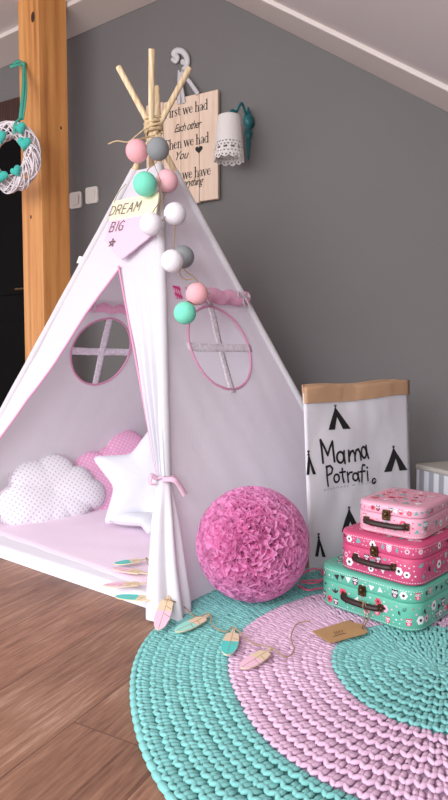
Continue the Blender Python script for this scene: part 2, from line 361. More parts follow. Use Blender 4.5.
def holed(F,cu,cv_,r):
    vt=F.av*TT; poly=[(0,0),(F.W,0),(F.uR(vt),vt),(F.uL(vt),vt)]
    angs=sorted([2*PI*i/120-PI for i in range(120)]+[math.atan2(y-cv_,x-cu) for x,y in poly])
    rows=[]
    outer=[]
    for a in angs:
        dx,dy=math.cos(a),math.sin(a); best=9
        for i in range(4):
            (x0,y0),(x1,y1)=poly[i],poly[(i+1)%4]; ex,ey=x1-x0,y1-y0; den=dx*ey-dy*ex
            if abs(den)<1e-9: continue
            t=((x0-cu)*ey-(y0-cv_)*ex)/den; s_=((x0-cu)*dy-(y0-cv_)*dx)/den
            if t>0 and -1e-6<=s_<=1+1e-6: best=min(best,t)
        outer.append((cu+dx*best,cv_+dy*best))
    for k in range(19):
        t=k/18; t=t**1.2
        rows.append([F.pt(lerp(cu+r*math.cos(a),o[0],t),lerp(cv_+r*math.sin(a),o[1],t)) for a,o in zip(angs,outer)])
    cv.grid(rows,0,True)
RW=(.500,.720,.143); LW0=F_L.W-.54; LW=(LW0,.712,.136)
holed(F_R,*RW); holed(F_L,*LW)
rows=[]
for i in range(25):
    v=F_B.av*TT*i/24; rows.append([F_B.pt(lerp(F_B.uL(v),F_B.uR(v),j/24),v) for j in range(25)])
cv.grid(rows)
S=F_F.uv(120,267); TIE=(1.008,.335)
rows=[]
for i in range(13):
    v=lerp(S[1],F_F.av*TT,i/12); rows.append([F_F.pt(lerp(F_F.uL(v),F_F.uR(v),j/24),v) for j in range(25)])
cv.grid(rows)
rows=[]
for i in range(40):                       # folded-back left strip of the doorway
    v=lerp(.004,S[1],i/39); a=F_F.uL(v); b=S[0]*v/S[1]
    rows.append([F_F.pt(lerp(a,b,j/8),v)+F_F.n*(.006*(1-i/39)*math.sin(j/8*PI*2.2)*min(1,(b-a)*8)) for j in range(9)])
cv.grid(rows)
cv.build('canvas','canvas',tent,recalc=False)
# right curtain, gathered at the tie
cu=MB(); rows=[]
NS=44
for i in range(46):
    v=lerp(TIE[1],S[1],i/45); a=S[0]+(S[1]-v)*(TIE[0]-.018-S[0])/(S[1]-TIE[1]); b=F_F.uR(v)+.016*(1-i/45); row=[]
    a-=.028*math.sin(PI*i/45)*0
    for j in range(NS+1):
        s=j/NS; amp=.010*min(1,(S[1]-v)*3)+.002
        row.append(F_F.pt(lerp(a,b,s),v,(.006+amp*math.sin(s*PI*7+.8*math.sin(v*5))*(math.sin(s*PI)**.4 if 0<s<1 else 0))*(1-i/45)**.35))
    rows.append(row)
cu.grid(rows)
rows=[]
tz=F_F.p.z+F_F.e2.z*TIE[1]; polex=lambda z: FR.lerp(AP,z/AP.z)
for i in range(40):                        # below the tie: skirt of folds round the front pole
    t=i/39; z=lerp(tz+.004,.006,t); c0=polex(z); R=lerp(.017,.046,min(1,t*1.1)**.85); row=[]
    for j in range(91):
        th=math.radians(lerp(-200,65,j/90)); fold=1+.20*min(1,t*3)*math.sin(th*6+1.2*math.sin(t*3))+.1*math.sin(th*3+2)*t
        rr=R*fold; ex=1.0+.25*t*max(0,-math.sin(th))
        row.append(V((c0.x,c0.y,z))+V((math.cos(th)*rr,math.sin(th)*rr*ex,0)))
    rows.append(row)
cu.grid(rows)
cu.build('curtain','canvasfold',tent,recalc=False)
# pole sleeves
sl=MB()
for c0,t0,of_ in ((FL,.0,(.012,-.010)),(FR,.2,(.016,.012)),(BR,.0,(-.004,-.006)),(BL,.0,(-.006,-.016))):
    pa=[c0.lerp(AP+V((of_[0],of_[1],0)),lerp(t0+.01,TT,i/30)) for i in range(31)]
    sl.tube(pa,[(.0165 if c0 is FR else .0122)+.0005*math.sin(i*1.7) for i in range(31)],14,cap=False)
sl.build('pole_sleeve','canvasfold',tent,recalc=False)
# poles
for c0,off,k in ((FL,(.012,-.010),.145),(FR,(.016,.012),.135),(BR,(-.004,-.006),.145),(BL,(-.006,-.016),.148)):
    d=(AP-c0); top=AP+d*k+V((off[0],off[1],0)); base=c0.copy(); base=base+d*.004
    mid=AP+V((off[0],off[1],0))
    pm=MB(); pm.tube([base,base.lerp(mid,.5),mid,mid.lerp(top,.5),top-d.normalized()*.002,top],[.0105,.0105,.0105,.0105,.0105,.0095],14); pm.build('pole','pole',tent)
# rope around the crossing
rp=MB(); pts=[]
for i in range(200):
    a=i/200*2*PI*7; z=AP.z-.012+.045*(i/200)+.006*math.sin(a*.5); r=.029+.002*math.sin(i*.7)
    pts.append((AP.x+r*math.cos(a),AP.y-.003+r*math.sin(a),z+.005*math.sin(a+1)))
rp.tube(pts,.0042,6)
rp.tube(bez([at(153,127,AP.y-.03),at(145,129,AP.y-.04),at(136,136,AP.y-.04),at(128,142,AP.y-.04),at(117,141,AP.y-.04),at(108,144,AP.y-.04)],30),.0022,6)
rp.tube(bez([at(148,128,AP.y-.035),at(146,136,AP.y-.04),at(148,146,AP.y-.05),at(152,158,AP.y-.06)],14),.0018,6)
rp.build('rope','rope',tent)
# doorway edging
tp=MB(); tp.tube([F_F.pt(S[0]*v/S[1],v,.003) for v in [S[1]*i/30 for i in range(31)]],.0035,6)
tp.tube([F_F.p+F_F.e1*lerp(TIE[0]-.018,S[0],i/30)+F_F.e2*lerp(TIE[1],S[1],i/30)+F_F.n*.007 for i in range(31)],.0035,6)
tp.build('doorway_trim','pinktape',tent)
# curtain tie
ti=MB(); tc=polex(tz)
ti.tube([V((tc.x,tc.y,tz+.004*math.sin(3*a)))+V((math.cos(a),math.sin(a),0))*.021 for a in [2*PI*i/30 for i in range(30)]],.008,8,closed=True,flat=.35,up=(0,0,1))
ti.tube(bez([tc+V((-.015,-.024,.0)),tc+V((-.03,-.03,.010)),tc+V((-.032,-.03,-.010)),tc+V((-.018,-.03,-.012))],16),.007,6,flat=.3)
ti.tube(bez([tc+V((.0,-.028,.0)),tc+V((.03,-.035,.0)),tc+V((.045,-.03,-.018)),tc+V((.058,-.028,-.042))],16),.009,6,flat=.3)
ti.build('curtain_tie','palepink',tent)
# windows
def window(F,W,roll,inner):
    cu_,cv_,r=W
    t=MB(); t.tube([F.pt(cu_+r*math.cos(a),cv_+r*math.sin(a),.001) for a in [2*PI*i/72 for i in range(72)]],.0042,8,closed=True)
    fr=t.build('window_trim','pinktape',tent)
    for vert in (0,1):
        b=MB(); rows=[]
        for i in range(25):
            s=lerp(-r-.012,r+.012,i/24)
            row=[]
            for j in (-1,-.33,.33,1):
                o=j*.014
                row.append(F.pt(cu_+(o if vert else s),cv_+(s if vert else o),(.0022 if vert else .0012)*(1 if not inner else -1)))
            rows.append(row)
        b.grid(rows); ob=b.build('window_bar','bar',tent,recalc=False)
        md=ob.modifiers.new('solid','SOLIDIFY'); md.thickness=.0012
    g=MB(); u0,u1,vv=roll
    pts=[F.pt(lerp(u0,u1,i/24),vv+.004*math.sin(i*.9),.018) for i in range(25)]
    rr=[.012 if i in(0,24) else .024+.001*math.sin(i*.9) for i in range(25)]
    g.tube(pts,rr,14)
    # the cloth hanging from the seam above into the roll
    g.grid([[F.pt(lerp(u0,u1,i/24),vv+dv,of) for i in range(25)] for dv,of in ((.03,.003),(.02,.012),(.008,.03))])
    fp=g.build('window_flap','flap',tent)
    for s in (.12,.82):
        b=MB(); uu=lerp(u0,u1,s); c0=F.pt(uu,vv,.018)
        b.tube([c0+F.e2*(.0235*math.cos(a))+F.n*(.0235*math.sin(a)) for a in [2*PI*i/20 for i in range(20)]],.004,6,closed=True)
        q=F.pt(uu,vv,.043)
        for sx in (-1,1):
            b.tube(bez([q,q+F.e1*(.022*sx)+F.e2*.012,q+F.e1*(.03*sx)-F.e2*.006,q+F.e1*(.006*sx)-F.e2*.002],12),.0035,6,flat=.4)
            b.tube(bez([q,q+F.e1*(.010*sx)-F.e2*.022,q+F.e1*(.016*sx)-F.e2*.045],8),.0032,6,flat=.4)
        b.build('tie_ribbon','ribbonw',fp)
window(F_R,RW,(.40,.69,.895),False)
window(F_L,LW,(LW0-.13,LW0+.13,.885),False)
# woven label patch and side tag
pt=MB(); u0,v0=F_R.uv(178,292)
pt.prism([(-.016,-.021),(.016,-.021),(.016,.021),(-.016,.021)],lambda a,b,o:F_R.pt(u0+a,v0+b,.004+o),.002); pt.build('label_patch','patch',tent)
st=MB(); q=pl(79,262,FL+V((0,-.0,0)),F_F.n); a0=F_F.uv(84,262); q0=F_F.pt(a0[0]+.004,a0[1],.004)
st.prism([(-.034,-.004),(0,-.012),(.004,.014),(-.030,.022)],lambda a,b,o:q0+F_F.e1*a+F_F.e2*b+F_F.n*o,.0015); st.build('care_tag','white',tent)
# ------------------------------------------------------------------ play mat in the tent
def inset(p,d):  # toward tent centre
    return p+(CT-p).normalized()*d
mt=thing('floor_mat','pale pink quilted floor mat with white border inside the white teepee','mat',(CT.x,CT.y,0))
FL2=FL.lerp(FR,.03); FR2=FL.lerp(FR,.945)
fdir=(FR-FL).normalized(); bdir=(BR-FR).normalized()
def matpt(a,b): return FL+(FR-FL)*a+(BR-FR)*b
def slab(mb,a0,a1,b0,b1,z0,z1,nx=48,bulge=.004,rim=.014,sd=0,sk=0):
    rows=[]
    n=nx
    def top(i,j):
        a=lerp(a0,a1,i/n); b=lerp(b0-sk*i/n,b1,j/n); p=matpt(a,b); e=min(i,n-i,j,n-j)/n*1.1
        z=z0+(z1-z0)*min(1,math.sqrt(max(0,1-(1-min(1,e/rim))**2)))+bulge*noise.noise(V((p.x*9,p.y*9,sd)))*min(1,e*8)
        return V((p.x,p.y,max(z,z0)))
    mb.grid([[top(i,j) for i in range(n+1)] for j in range(n+1)])
    cs=[matpt(a,b) for a,b in ((a0,b0),(a1,b0-sk),(a1,b1),(a0,b1))]
    mb.add([V((p.x,p.y,z0)) for p in cs],[(0,1,2,3)],0,False)
m1=MB(); slab(m1,.035,.935,.012,.96,.001,.028,64,rim=.02); m1.build('padding','mat_white',mt)
m2=MB(); slab(m2,.09,.92,.105,.95,.026,.033,56,.003,.01,3,.055); m2.build('quilt','mat_pink',mt)
MZ=.034
# ------------------------------------------------------------------ cushions
def cushion(name,label,outline,thick,loc,R,matn,edge=None,edgemat='cord',scal=0,mi=None):
    c=sum((V((a,b,0)) for a,b in outline),V())/len(outline)
    o=thing(name,label,'cushion',loc); o.rotation_euler=R.to_euler()
    n=len(outline); mb=MB(); ks=[1,.985,.95,.9,.82,.72,.6,.45,.3,.15,.0]
    for sgn in (1,-1):
        rows=[]
        for k in ks:
            row=[]
            for a,b in outline:
                rl=math.hypot(a,b); h=thick*(max(0,1-k**2.6))**.5*min(1,.55+rl*k*3)
                x,y=a*k,b*k; h*=1+.10*noise.noise(V((x*14,y*14,sgn)))
                row.append((x,y,sgn*h))
            rows.append(row)
        mb.grid(rows,0,True)
    Wm=world_of(o); mb.v=[tuple(Wm@V(p)) for p in mb.v]; mb.build('cover',matn,o)
    e=MB(); pts=[]
    if scal:
        for i in range(n*3):
            j=i/3; a=V((*outline[int(j)%n],0)).lerp(V((*outline[(int(j)+1)%n],0)),j%1); s=1+scal*abs(math.sin(i*.62))/max(.05,a.length)
            pts.append(Wm@(a*s))
        e.tube(pts,.004,5,closed=True,flat=.6)
    else: e.tube([Wm@V((a*1.004,b*1.004,0)) for a,b in outline],.0028,6,closed=True)
    e.build('piping',edgemat,o)
    return o
def cloud(w,h,bumps):
    # union outline of circles over a rounded base, sampled by ray casting from centre
    out=[]
    for i in range(160):
        a=2*PI*i/160; dx,dy=math.cos(a),math.sin(a); best=0
        for cx,cy,r in bumps:
            b=cx*dx+cy*dy; cc=cx*cx+cy*cy-r*r; D=b*b-cc
            if D>0: best=max(best,b+math.sqrt(D))
        out.append((dx*best*w,dy*best*h))
    return out
def star(R,r,rot,n=5):
    ps=[]; cor=[]
    for k in range(2*n):
        a=rot+PI*k/n; q=R if k%2==0 else r; cor.append((q*math.cos(a),q*math.sin(a)))
    for k in range(2*n):
        (x0,y0),(x1,y1)=cor[k],cor[(k+1)%(2*n)]
        for j in range(10):
            t=j/10; ps.append((lerp(x0,x1,t),lerp(y0,y1,t)))
    # soften the points
    for _ in range(3): ps=[((ps[i-1][0]+2*ps[i][0]+ps[(i+1)%len(ps)][0])/4,(ps[i-1][1]+2*ps[i][1]+ps[(i+1)%len(ps)][1])/4) for i in range(len(ps))]
    return ps
def orient(dx,tilt,roll=0):
    """local x along ground dir dx, local y up tilted back by tilt, local z out"""
    x=V((dx[0],dx[1],0)).normalized(); n=x.cross(V((0,0,1))).normalized()   # horizontal normal
    if n.y>0: n=-n
    y=(V((0,0,1))*math.cos(tilt)-n*math.sin(tilt)).normalized(); z=x.cross(y)
    Rm=Matrix((x,y,z)).transposed(); return Rm@Matrix.Rotation(roll,3,'Z')
CLO=[(-.5,-.12,.30),(-.22,.16,.34),(.12,.22,.32),(.42,.02,.28),(.62,-.16,.22),(0,-.14,.36),(-.25,-.16,.34),(.3,-.14,.33)]
p=at(51,491,2.27)
cushion('cloud_cushion','white cloud cushion with small grey dots, leaning against the left teepee wall',cloud(.258,.262,CLO),.05,p,orient((.80,.60),.42,.06),'cloudw',scal=.006)
p=at(119,474,2.50)
CL2=[(-.5,-.2,.28),(-.36,.12,.26),(.22,.26,.30),(-.05,.10,.28),(.5,-.0,.28),(.0,-.2,.4),(-.3,-.2,.34),(.4,-.3,.34)]
cushion('cloud_cushion','pink cloud cushion with pale dots behind the white star cushion',cloud(.31,.33,CL2),.055,p,orient((.84,.54),.42,.16),'cloudp',scal=.006,edgemat='palepink')
p=at(146,481,2.17)
cushion('star_cushion','plain white star cushion propped upright against the pink cloud cushion',star(.215,.112,math.radians(153)),.042,p,orient((.97,.2),.45,0),'starw')
p=fl(163,518,MZ+.034)
cushion('star_cushion','white star cushion lying flat under the upright star, only its tip showing',star(.19,.1,math.radians(180)),.03,p,Matrix.Rotation(.15,3,'Z'),'starw')
# ------------------------------------------------------------------ string lights
sg=thing('string_light','string of pastel cotton ball lights hanging down the teepee front','lights',at(160,150,2.05))
balls=[(137,151,'b_pink',F_F),(158,149,'b_grey',F_F),(145,184,'b_mint',F_F),(167,181,'b_pale',F_R),(151,224,'b_white',F_F),(175,214,'b_white',F_R),(183,257,'b_grey',F_R),(172,261,'b_white',F_R),(197,294,'b_pink',F_R),(185,313,'b_mint',F_R)]
cen=[]
BRAD=.0385
for i,(x,y,mn,F) in enumerate(balls):
    off=BRAD+.012+(.02 if i in(1,) else 0)+(.045 if i in (7,8,) else 0)+(.05 if i==9 else 0)+(.016 if i in (2,4) else 0)
    q=pl(x,y,F.p+F.n*off,F.n); 
    if i==5: q=pl(x,y,F.p+F.n*(off+.03),F.n)
    r=(11.3 if i not in(2,) else 12)/600*(q-CAM).dot(CF); cen.append((q,r))
    b=MB(); b.sphere(q,r,seg=28,rings=18); b.build('cotton_ball',mn,sg)
c=MB(); order=[0,1,2,3,4,5,7,6,8,9]; pts=[at(155,135,2.07)]
for i in order:
    q,r=cen[i]; pts+= [q+V((.004,r*.2,r*1.0)),q+V((0,0,-r*.9))] if i not in (0,) else [q+V((0,0,r))]
c.tube(bez(pts,len(pts)*6),.0016,5)
pts=[cen[6][0]+V((0,-.03,-.03)),cen[6][0]+V((-.008,-.045,-.055)),cen[6][0]+V((.008,-.05,-.075)),cen[8][0]+V((-.01,-.02,.04))]
c.tube(bez(pts,20),.002,5)
c.tube(bez([at(158,150,2.02),at(154,162,2.0),at(160,180,1.96),at(162,200,1.93),at(160,216,1.90)],24),.0012,5)
c.build('cord','twine',sg)
# ------------------------------------------------------------------ pennant sign on the tent
pn=thing('wooden_pennant','cream and pink wooden pennant reading DREAM BIG, hanging above the teepee doorway','sign',pl(130,225,F_F.p,F_F.n))
def pf(x,y,o=0): return pl(x,y,F_F.p+F_F.n*(.022+o),F_F.n)
def pxp(pts,mb,t,o=0,mi=0):
    A=[pf(x,y,o) for x,y in pts]; B=[p+F_F.n*t for p in A]; n=len(pts)
    mb.add(B,[tuple(range(n))],mi,False); mb.add(A,[tuple(reversed(range(n)))],mi,False); mb.add(A+B,[(i,(i+1)%n,(i+1)%n+n,i+n) for i in range(n)],mi,False)
b=MB(); pxp([(114,202),(160,193),(157,214),(110,222)],b,.005); b.build('cream_panel','cream',pn,bevel=.0008)
b=MB(); pxp([(110,222),(157,214),(151,237),(122.5,260),(105.5,241)],b,.005); b.build('pink_panel','pen_pink',pn,bevel=.0008)
# letters: strokes drawn in the panel plane
org=pf(114,202); ex=(pf(160,193)-org).normalized(); ey=F_F.n.cross(ex)
if ey.z<0: ey=-ey
def pen(a,b,o): return org+ex*a+ey*b+F_F.n*(.005+o)
lt=MB()
LET={'D':[[(0,0),(0,1),(.5,.85),(.6,.5),(.5,.15),(0,0)]],'R':[[(0,0),(0,1),(.5,.95),(.55,.7),(.45,.5),(0,.48)],[(.3,.48),(.6,0)]],
 'E':[[(.55,0),(0,0),(0,1),(.55,1)],[(0,.5),(.45,.5)]],'A':[[(0,0),(.32,1),(.62,0)],[(.12,.38),(.5,.38)]],'M':[[(0,0),(.05,1),(.35,.4),(.65,1),(.7,0)]],
 'B':[[(0,0),(0,1),(.45,.95),(.5,.72),(.4,.52),(0,.5)],[(.4,.52),(.55,.3),(.48,.05),(0,0)]],'I':[[(.1,0),(.1,1)]],'G':[[(.58,.85),(.35,1),(.05,.75),(.02,.3),(.25,0),(.58,.12),(.58,.45),(.35,.45)]]}
def word(s,a0,b0,h,gap,ang=0):
    a=a0
    for ch in s:
        wdt=max(p[0] for l in LET[ch] for p in l)
        lines=[[(a+p[0]*h*.95+p[1]*h*.12,b0+p[1]*h) for p in l] for l in LET[ch]]
        strokes(lt,lines,pen,.0030,.003)
        a+=wdt*h*.95+gap
    return a
word('DREAM',.006,-.058,.036,.009); lt.build('lettering','inkbrown',pn); lt=MB(); word('BIG',.030,-.122,.036,.010); lt.build('lettering','inkbrown',pn); lt=MB()
sx,sy=.062,-.165
sp=[(sx+.016*math.cos(PI/2+2*PI*k/5*2),sy+.016*math.sin(PI/2+2*PI*k/5*2)) for k in range(6)]
strokes(lt,[sp],pen,.0028,.003)
lt.build('star_outline','inkbrown',pn)
c=MB(); c.tube(bez([pf(114,203,.006),pf(119,192,.006),pf(126,184,.006)],8),.0012,5); c.build('hanging_string','twine',pn); c=MB(); c.tube(bez([pf(159,194,.006),pf(160,188,.01),pf(158,178,.01)],8),.0012,5); c.build('hanging_string','twine',pn)
# ------------------------------------------------------------------ post, wreath
PC=at(42,300,2.80); PC.z=0; s=.156
A_=PC; rd=V((.66,.75,0)).normalized(); ld=V((-.75,.66,0)).normalized()
b=MB(); ch=.008
poly=[A_+rd*ch*1.2,A_+rd*s-V(rd)*0,A_+rd*s+ld*s,A_+ld*s,A_+ld*ch*1.2]
rows=[]
top_z=2.34
for i in range(2):
    rows.append([p+V((0,0,i*top_z)) for p in poly])
b.grid(rows,0,True,False); b.add(rows[1],[tuple(range(5))],0,False)
nl=rd*-1; nr=ld*-1     # left-face outward normal is -rd ; right-face outward normal is -ld
def kn(c0,ux,nrm,r,mi=1):
    for q,(rr,hh) in enumerate(((1,.0008),(.62,.0014))):
        b.add([c0+ux*(r*rr*math.cos(a)*.7)+V((0,0,r*rr*math.sin(a)*1.1))+nrm*hh for a in [2*PI*i/14 for i in range(14)]],[tuple(range(14))],mi if q==0 else 2,False)
def onpost(x,y,left=True): 
    n_=nl if left else nr; return pl(x,y,A_,n_),n_
q,n_=onpost(33,17,True); kn(q,ld,n_,.022)
q,n_=onpost(31,217,True); kn(q,ld,n_,.009)
q,n_=onpost(61,128,False); kn(q,rd,n_,.007)
post=b.build('wooden_post',['post','knot','lthr'],recalc=False); tag(post,'square orange pine post in front of the grey wall at the left','post')
nail,_=onpost(26,65,True)
wr=thing('wicker_wreath','white wicker wreath with turquoise hearts hanging on the orange wooden post','wreath')
WC=at(10,157,2.66); wn=V((-.25,-.96,0)).normalized(); wx=V((.96,-.25,0)).normalized(); wz=V((0,0,1))
wr.location=WC
b=MB(); RM,rm=.112,.035
for i in range(46):
    ph=random.random()*2*PI; a0=random.random()*2*PI; tw=random.choice([2,3,-2,-3,1,4]); rr=rm*random.uniform(.75,1.05); Rj=RM*random.uniform(.94,1.08)
    span=random.uniform(2.5,6.2); pts=[]
    for j in range(44):
        a=a0+span*j/43; t=ph+tw*a; R_=Rj+rr*math.cos(t)
        pts.append(WC+wx*(R_*math.cos(a)*.96)+wz*(R_*math.sin(a)*1.0)+wn*(rr*.8*math.sin(t)))
    b.tube(pts,random.uniform(.0028,.0042),5)
b.build('wicker_ring','wicker',wr)
def heart(mb,c0,x,y,n,s,th,mi=0):
    pts=[]
    for i in range(28):
        t=2*PI*i/28; pts.append((16*math.sin(t)**3/17*s,(13*math.cos(t)-5*math.cos(2*t)-2*math.cos(3*t)-math.cos(4*t))/17*s))
    for sg_ in (1,-1):
        mb.grid([[c0+x*a*k+y*b_*k+n*(sg_*th*math.sqrt(1-k*k)) for a,b_ in pts] for k in (1,.93,.8,.55,.3,0)],mi,True)
for x,y,s,ro in ((20,128,.026,.3),(24,143,.030,-.1),(0,137,.028,.2),(16,171,.024,.5),(1,176,.03,-.3)):
    b=MB(); X=(wx*math.cos(ro)+wz*math.sin(ro)); Y=(wz*math.cos(ro)-wx*math.sin(ro))
    heart(b,at(x,y,2.605),X,Y,wn,s*1.15,.015); b.build('felt_heart','felt',wr)
b=MB(); n0=nail+nl*.012
for dx in (0,.009): b.tube(bez([n0+V((dx*.3,0,0)),at(23+dx*300,90,2.70),at(20+dx*250,120,2.63)],12),.009,6,flat=.25,up=wn)
b.tube(bez([at(20,118,2.625),at(15,124,2.60),at(14,134,2.60)],8),.007,6,flat=.3,up=wn)
b.tube(bez([n0,n0+V((-.03,-.01,-.008)),n0+V((-.06,-.01,-.018))],8),[.004]+[.011]*7+[.012] if False else .009,6,flat=.25,up=wn)
b.tube(bez([n0,n0+V((-.02,-.01,.008)),n0+V((-.045,-.012,-.004))],8),.007,6,flat=.3,up=wn)
b.sphere(n0,.011,0,10,8); b.build('hanging_ribbon','bow',wr)
b=MB(); b.tube([nail-nl*.01,nail+nl*.022],.0025,8); b.sphere(nail+nl*.022,.005,0,8,6); tag(b.build('nail','steel'),'small nail in the wooden post that holds the wreath ribbon','nail')
# ------------------------------------------------------------------ light switches
for i,(x,y,lab) in enumerate(((76.5,200.5,'white light switch on the grey wall, the one nearer the wooden post'),(92.5,195.5,'white light switch on the grey wall, the one nearer the teepee'))):
    u,z=wl(x,y); t=thing('light_switch',lab,'light switch',wp(u,z),'light switches on the wall')
    b=MB(); ou=[]
    def rr2(w_,h_,r,n=6):
        o=[]
        for cx,cy,a0 in ((w_-r,h_-r,0),(-w_+r,h_-r,PI/2),(-w_+r,-h_+r,PI),(w_-r,-h_+r,3*PI/2)):
            o+=[(cx+r*math.cos(a0+PI/2*k/n),cy+r*math.sin(a0+PI/2*k/n)) for k in range(n+1)]
        return o
    w2=.039
    b.prism(rr2(w2,.041,.012),lambda a,bb,o:wp(u+a,z+bb,o),.009); b.build('switch_plate','switch',t,bevel=.002)
    b=MB(); b.prism(rr2(.022,.024,.005),lambda a,bb,o:wp(u+a,z+bb,.0085+o+ (.002 if bb>0 else 0)),.004); b.build('rocker','switch',t,bevel=.0012)
# ------------------------------------------------------------------ plank sign
SU0,SZ=-1.70,None
SU1=wl(218,90,.03)[0]; zt=wl(218,89,.03)[1]; zb=wl(218,199,.03)[1]
sgn=thing('plank_sign','whitewashed plank wall sign with black verse lettering and a heart','sign',wp((SU0+SU1)/2,(zt+zb)/2))
NP=4; wdt=(SU1-SU0)/NP
for i in range(NP):
    b=MB(); u0=SU0+i*wdt; dz=[.006,-.004,.003,-.002][i]
    wbox(b,u0+.0012,u0+wdt-.0012,zb-dz,zt+dz*.5,.012,.03); b.build('plank','sign',sgn,bevel=.0015)
b=MB()
for z in (zb+.09,zt-.09): b=MB(); wbox(b,SU0+.02,SU1-.02,z-.02,z+.02,0,.012); b.build('batten','signdark',sgn)
b=MB(); sf=lambda a,bb,o:wp(a,bb,.0302+o)
SER={'F':(.62,[[(.1,0),(.1,1)]],[[(.1,.98),(.58,.98),(.58,.8)],[(.1,.5),(.42,.5),(.42,.4)],[(0,0),(.24,0)],[(0,.98),(.1,.98)]]),
'T':(.7,[[(.33,0),(.33,1)]],[[(.02,.8),(.02,.98),(.64,.98),(.64,.8)],[(.2,0),(.46,0)]]),
'N':(.75,[[(.1,1),(.6,0)]],[[(.1,0),(.1,1)],[(.6,0),(.6,1)],[(0,0),(.2,0)],[(0,1),(.15,1)],[(.5,1),(.7,1)]]),
'i':(.27,[[(.12,0),(.12,.62)]],[[(.02,0),(.22,0)],[(.04,.6),(.12,.62)],[(.1,.86),(.14,.86)]]),
'r':(.40,[[(.12,0),(.12,.62)]],[[(.12,.42),(.22,.6),(.34,.6),(.34,.52)],[(.02,0),(.24,0)],[(.04,.6),(.12,.62)]]),
's':(.42,[[(.08,.46),(.32,.2)]],[[(.34,.48),(.32,.6),(.2,.64),(.08,.56),(.08,.46)],[(.32,.2),(.32,.08),(.2,0),(.06,.04),(.05,.16)]]),
't':(.38,[[(.15,.84),(.15,.12)]],[[(.15,.12),(.22,.01),(.33,.06)],[(.02,.61),(.32,.61)]]),
'w':(.78,[[(.06,.6),(.22,.02)],[(.38,.6),(.54,.02)]],[[(.22,.02),(.38,.6)],[(.54,.02),(.7,.6)],[(0,.61),(.16,.61)],[(.62,.61),(.78,.61)]]),
'v':(.5,[[(.06,.6),(.24,.02)]],[[(.24,.02),(.42,.6)],[(0,.61),(.16,.61)],[(.34,.61),(.5,.61)]]),
'e':(.48,[[(.1,.5),(.05,.3),(.12,.1)]],[[(.06,.36),(.41,.36),(.36,.56),(.24,.63),(.1,.5)],[(.12,.1),(.24,0),(.42,.12)]]),
'h':(.56,[[(.11,0),(.11,1)],[(.44,0),(.44,.42)]],[[(.11,.44),(.24,.6),(.38,.6),(.44,.42)],[(.01,0),(.22,0)],[(.34,0),(.54,0)],[(.02,.97),(.11,1)]]),
'n':(.56,[[(.11,0),(.11,.62)],[(.44,0),(.44,.42)]],[[(.11,.44),(.24,.6),(.38,.6),(.44,.42)],[(.01,0),(.22,0)],[(.34,0),(.54,0)],[(.03,.6),(.11,.62)]]),
'a':(.47,[[(.34,.1),(.34,.5)]],[[(.08,.48),(.12,.6),(.26,.63),(.34,.5)],[(.34,.36),(.12,.26),(.06,.12),(.16,0),(.34,.12),(.4,0),(.46,.04)]]),
'd':(.55,[[(.42,0),(.42,1)],[(.06,.4),(.06,.2)]],[[(.42,.5),(.28,.63),(.12,.56),(.06,.4)],[(.06,.2),(.14,.03),(.28,0),(.42,.12)],[(.32,.97),(.42,1)],[(.42,0),(.52,.02)]]),
'o':(.52,[[(.07,.42),(.07,.2)],[(.43,.42),(.43,.2)]],[[(.07,.42),(.15,.6),(.25,.63),(.35,.6),(.43,.42)],[(.07,.2),(.15,.03),(.25,0),(.35,.03),(.43,.2)]]),
' ':(.26,[],[])}
def sgnserif(s_,xr,yb,hpx):
    u1,z=wl(xr,yb,.03); h=hpx*2.78/600; xs=.97; w_=sum(SER[c][0] for c in s_)*h*xs; a=u1-w_; mb2=MB()
    for ch in s_:
        wd_,T_,t_=SER[ch]
        strokes(mb2,[[(a+p[0]*h*xs,z+p[1]*h) for p in l] for l in T_],sf,h*.125,.0006); strokes(mb2,[[(a+p[0]*h*xs,z+p[1]*h) for p in l] for l in t_],sf,h*.055,.0006)
        a+=wd_*h*xs
    mb2.build('lettering','ink',sgn,recalc=False)
def sgntext(s_,xr,yb,hpx,xs=1.,shear=0.,spacing=.95):
    u1,z=wl(xr,yb,.03); size=hpx/.72*2.78/600
    m0=MB(); w_=text_mb(m0,s_,sf,size,0,z,xs,shear,spacing=spacing)
    m0=MB(); text_mb(m0,s_,sf,size,u1-w_,z,xs,shear,spacing=spacing); m0.build('lettering','ink',sgn)
sgnserif('First we had',208,109,9.5)
sgntext('Each other',202,127,8,.74,.5,.85)
sgnserif('Then we had',209,142,9.5)
sgntext('You',189,158,8.5,.85,.5)
sgnserif('Now we have',211,174.5,9.5)
sgntext('Everything',204,184,8,.74,.5,.85)
hu,hz=wl(199,149.5,.03); out=[]
for i in range(28):
    t=2*PI*i/28; out.append(sf(hu+16*math.sin(t)**3/17*.021,hz+(13*math.cos(t)-5*math.cos(2*t)-2*math.cos(3*t)-math.cos(4*t))/17*.020,.0006))
b=MB(); b.add(out,[tuple(range(28))],0,False)
b.build('heart_print','ink',sgn)
b=MB(); hk=at(180,74,2.80)
hook=lambda x,y,o=.02: wp(*wl(x,y,o),o)
for (x,y) in ((179,104),(184,103),(198,94)): b.tube([hook(179.5,70,.022),hook((x+179.5)/2+(1 if x>190 else -.5),(y+70)/2,.028),hook(x,y,.034)],.0105,6,flat=.2,up=WN)
b.build('hanging_ribbon','ribbonw',sgn)
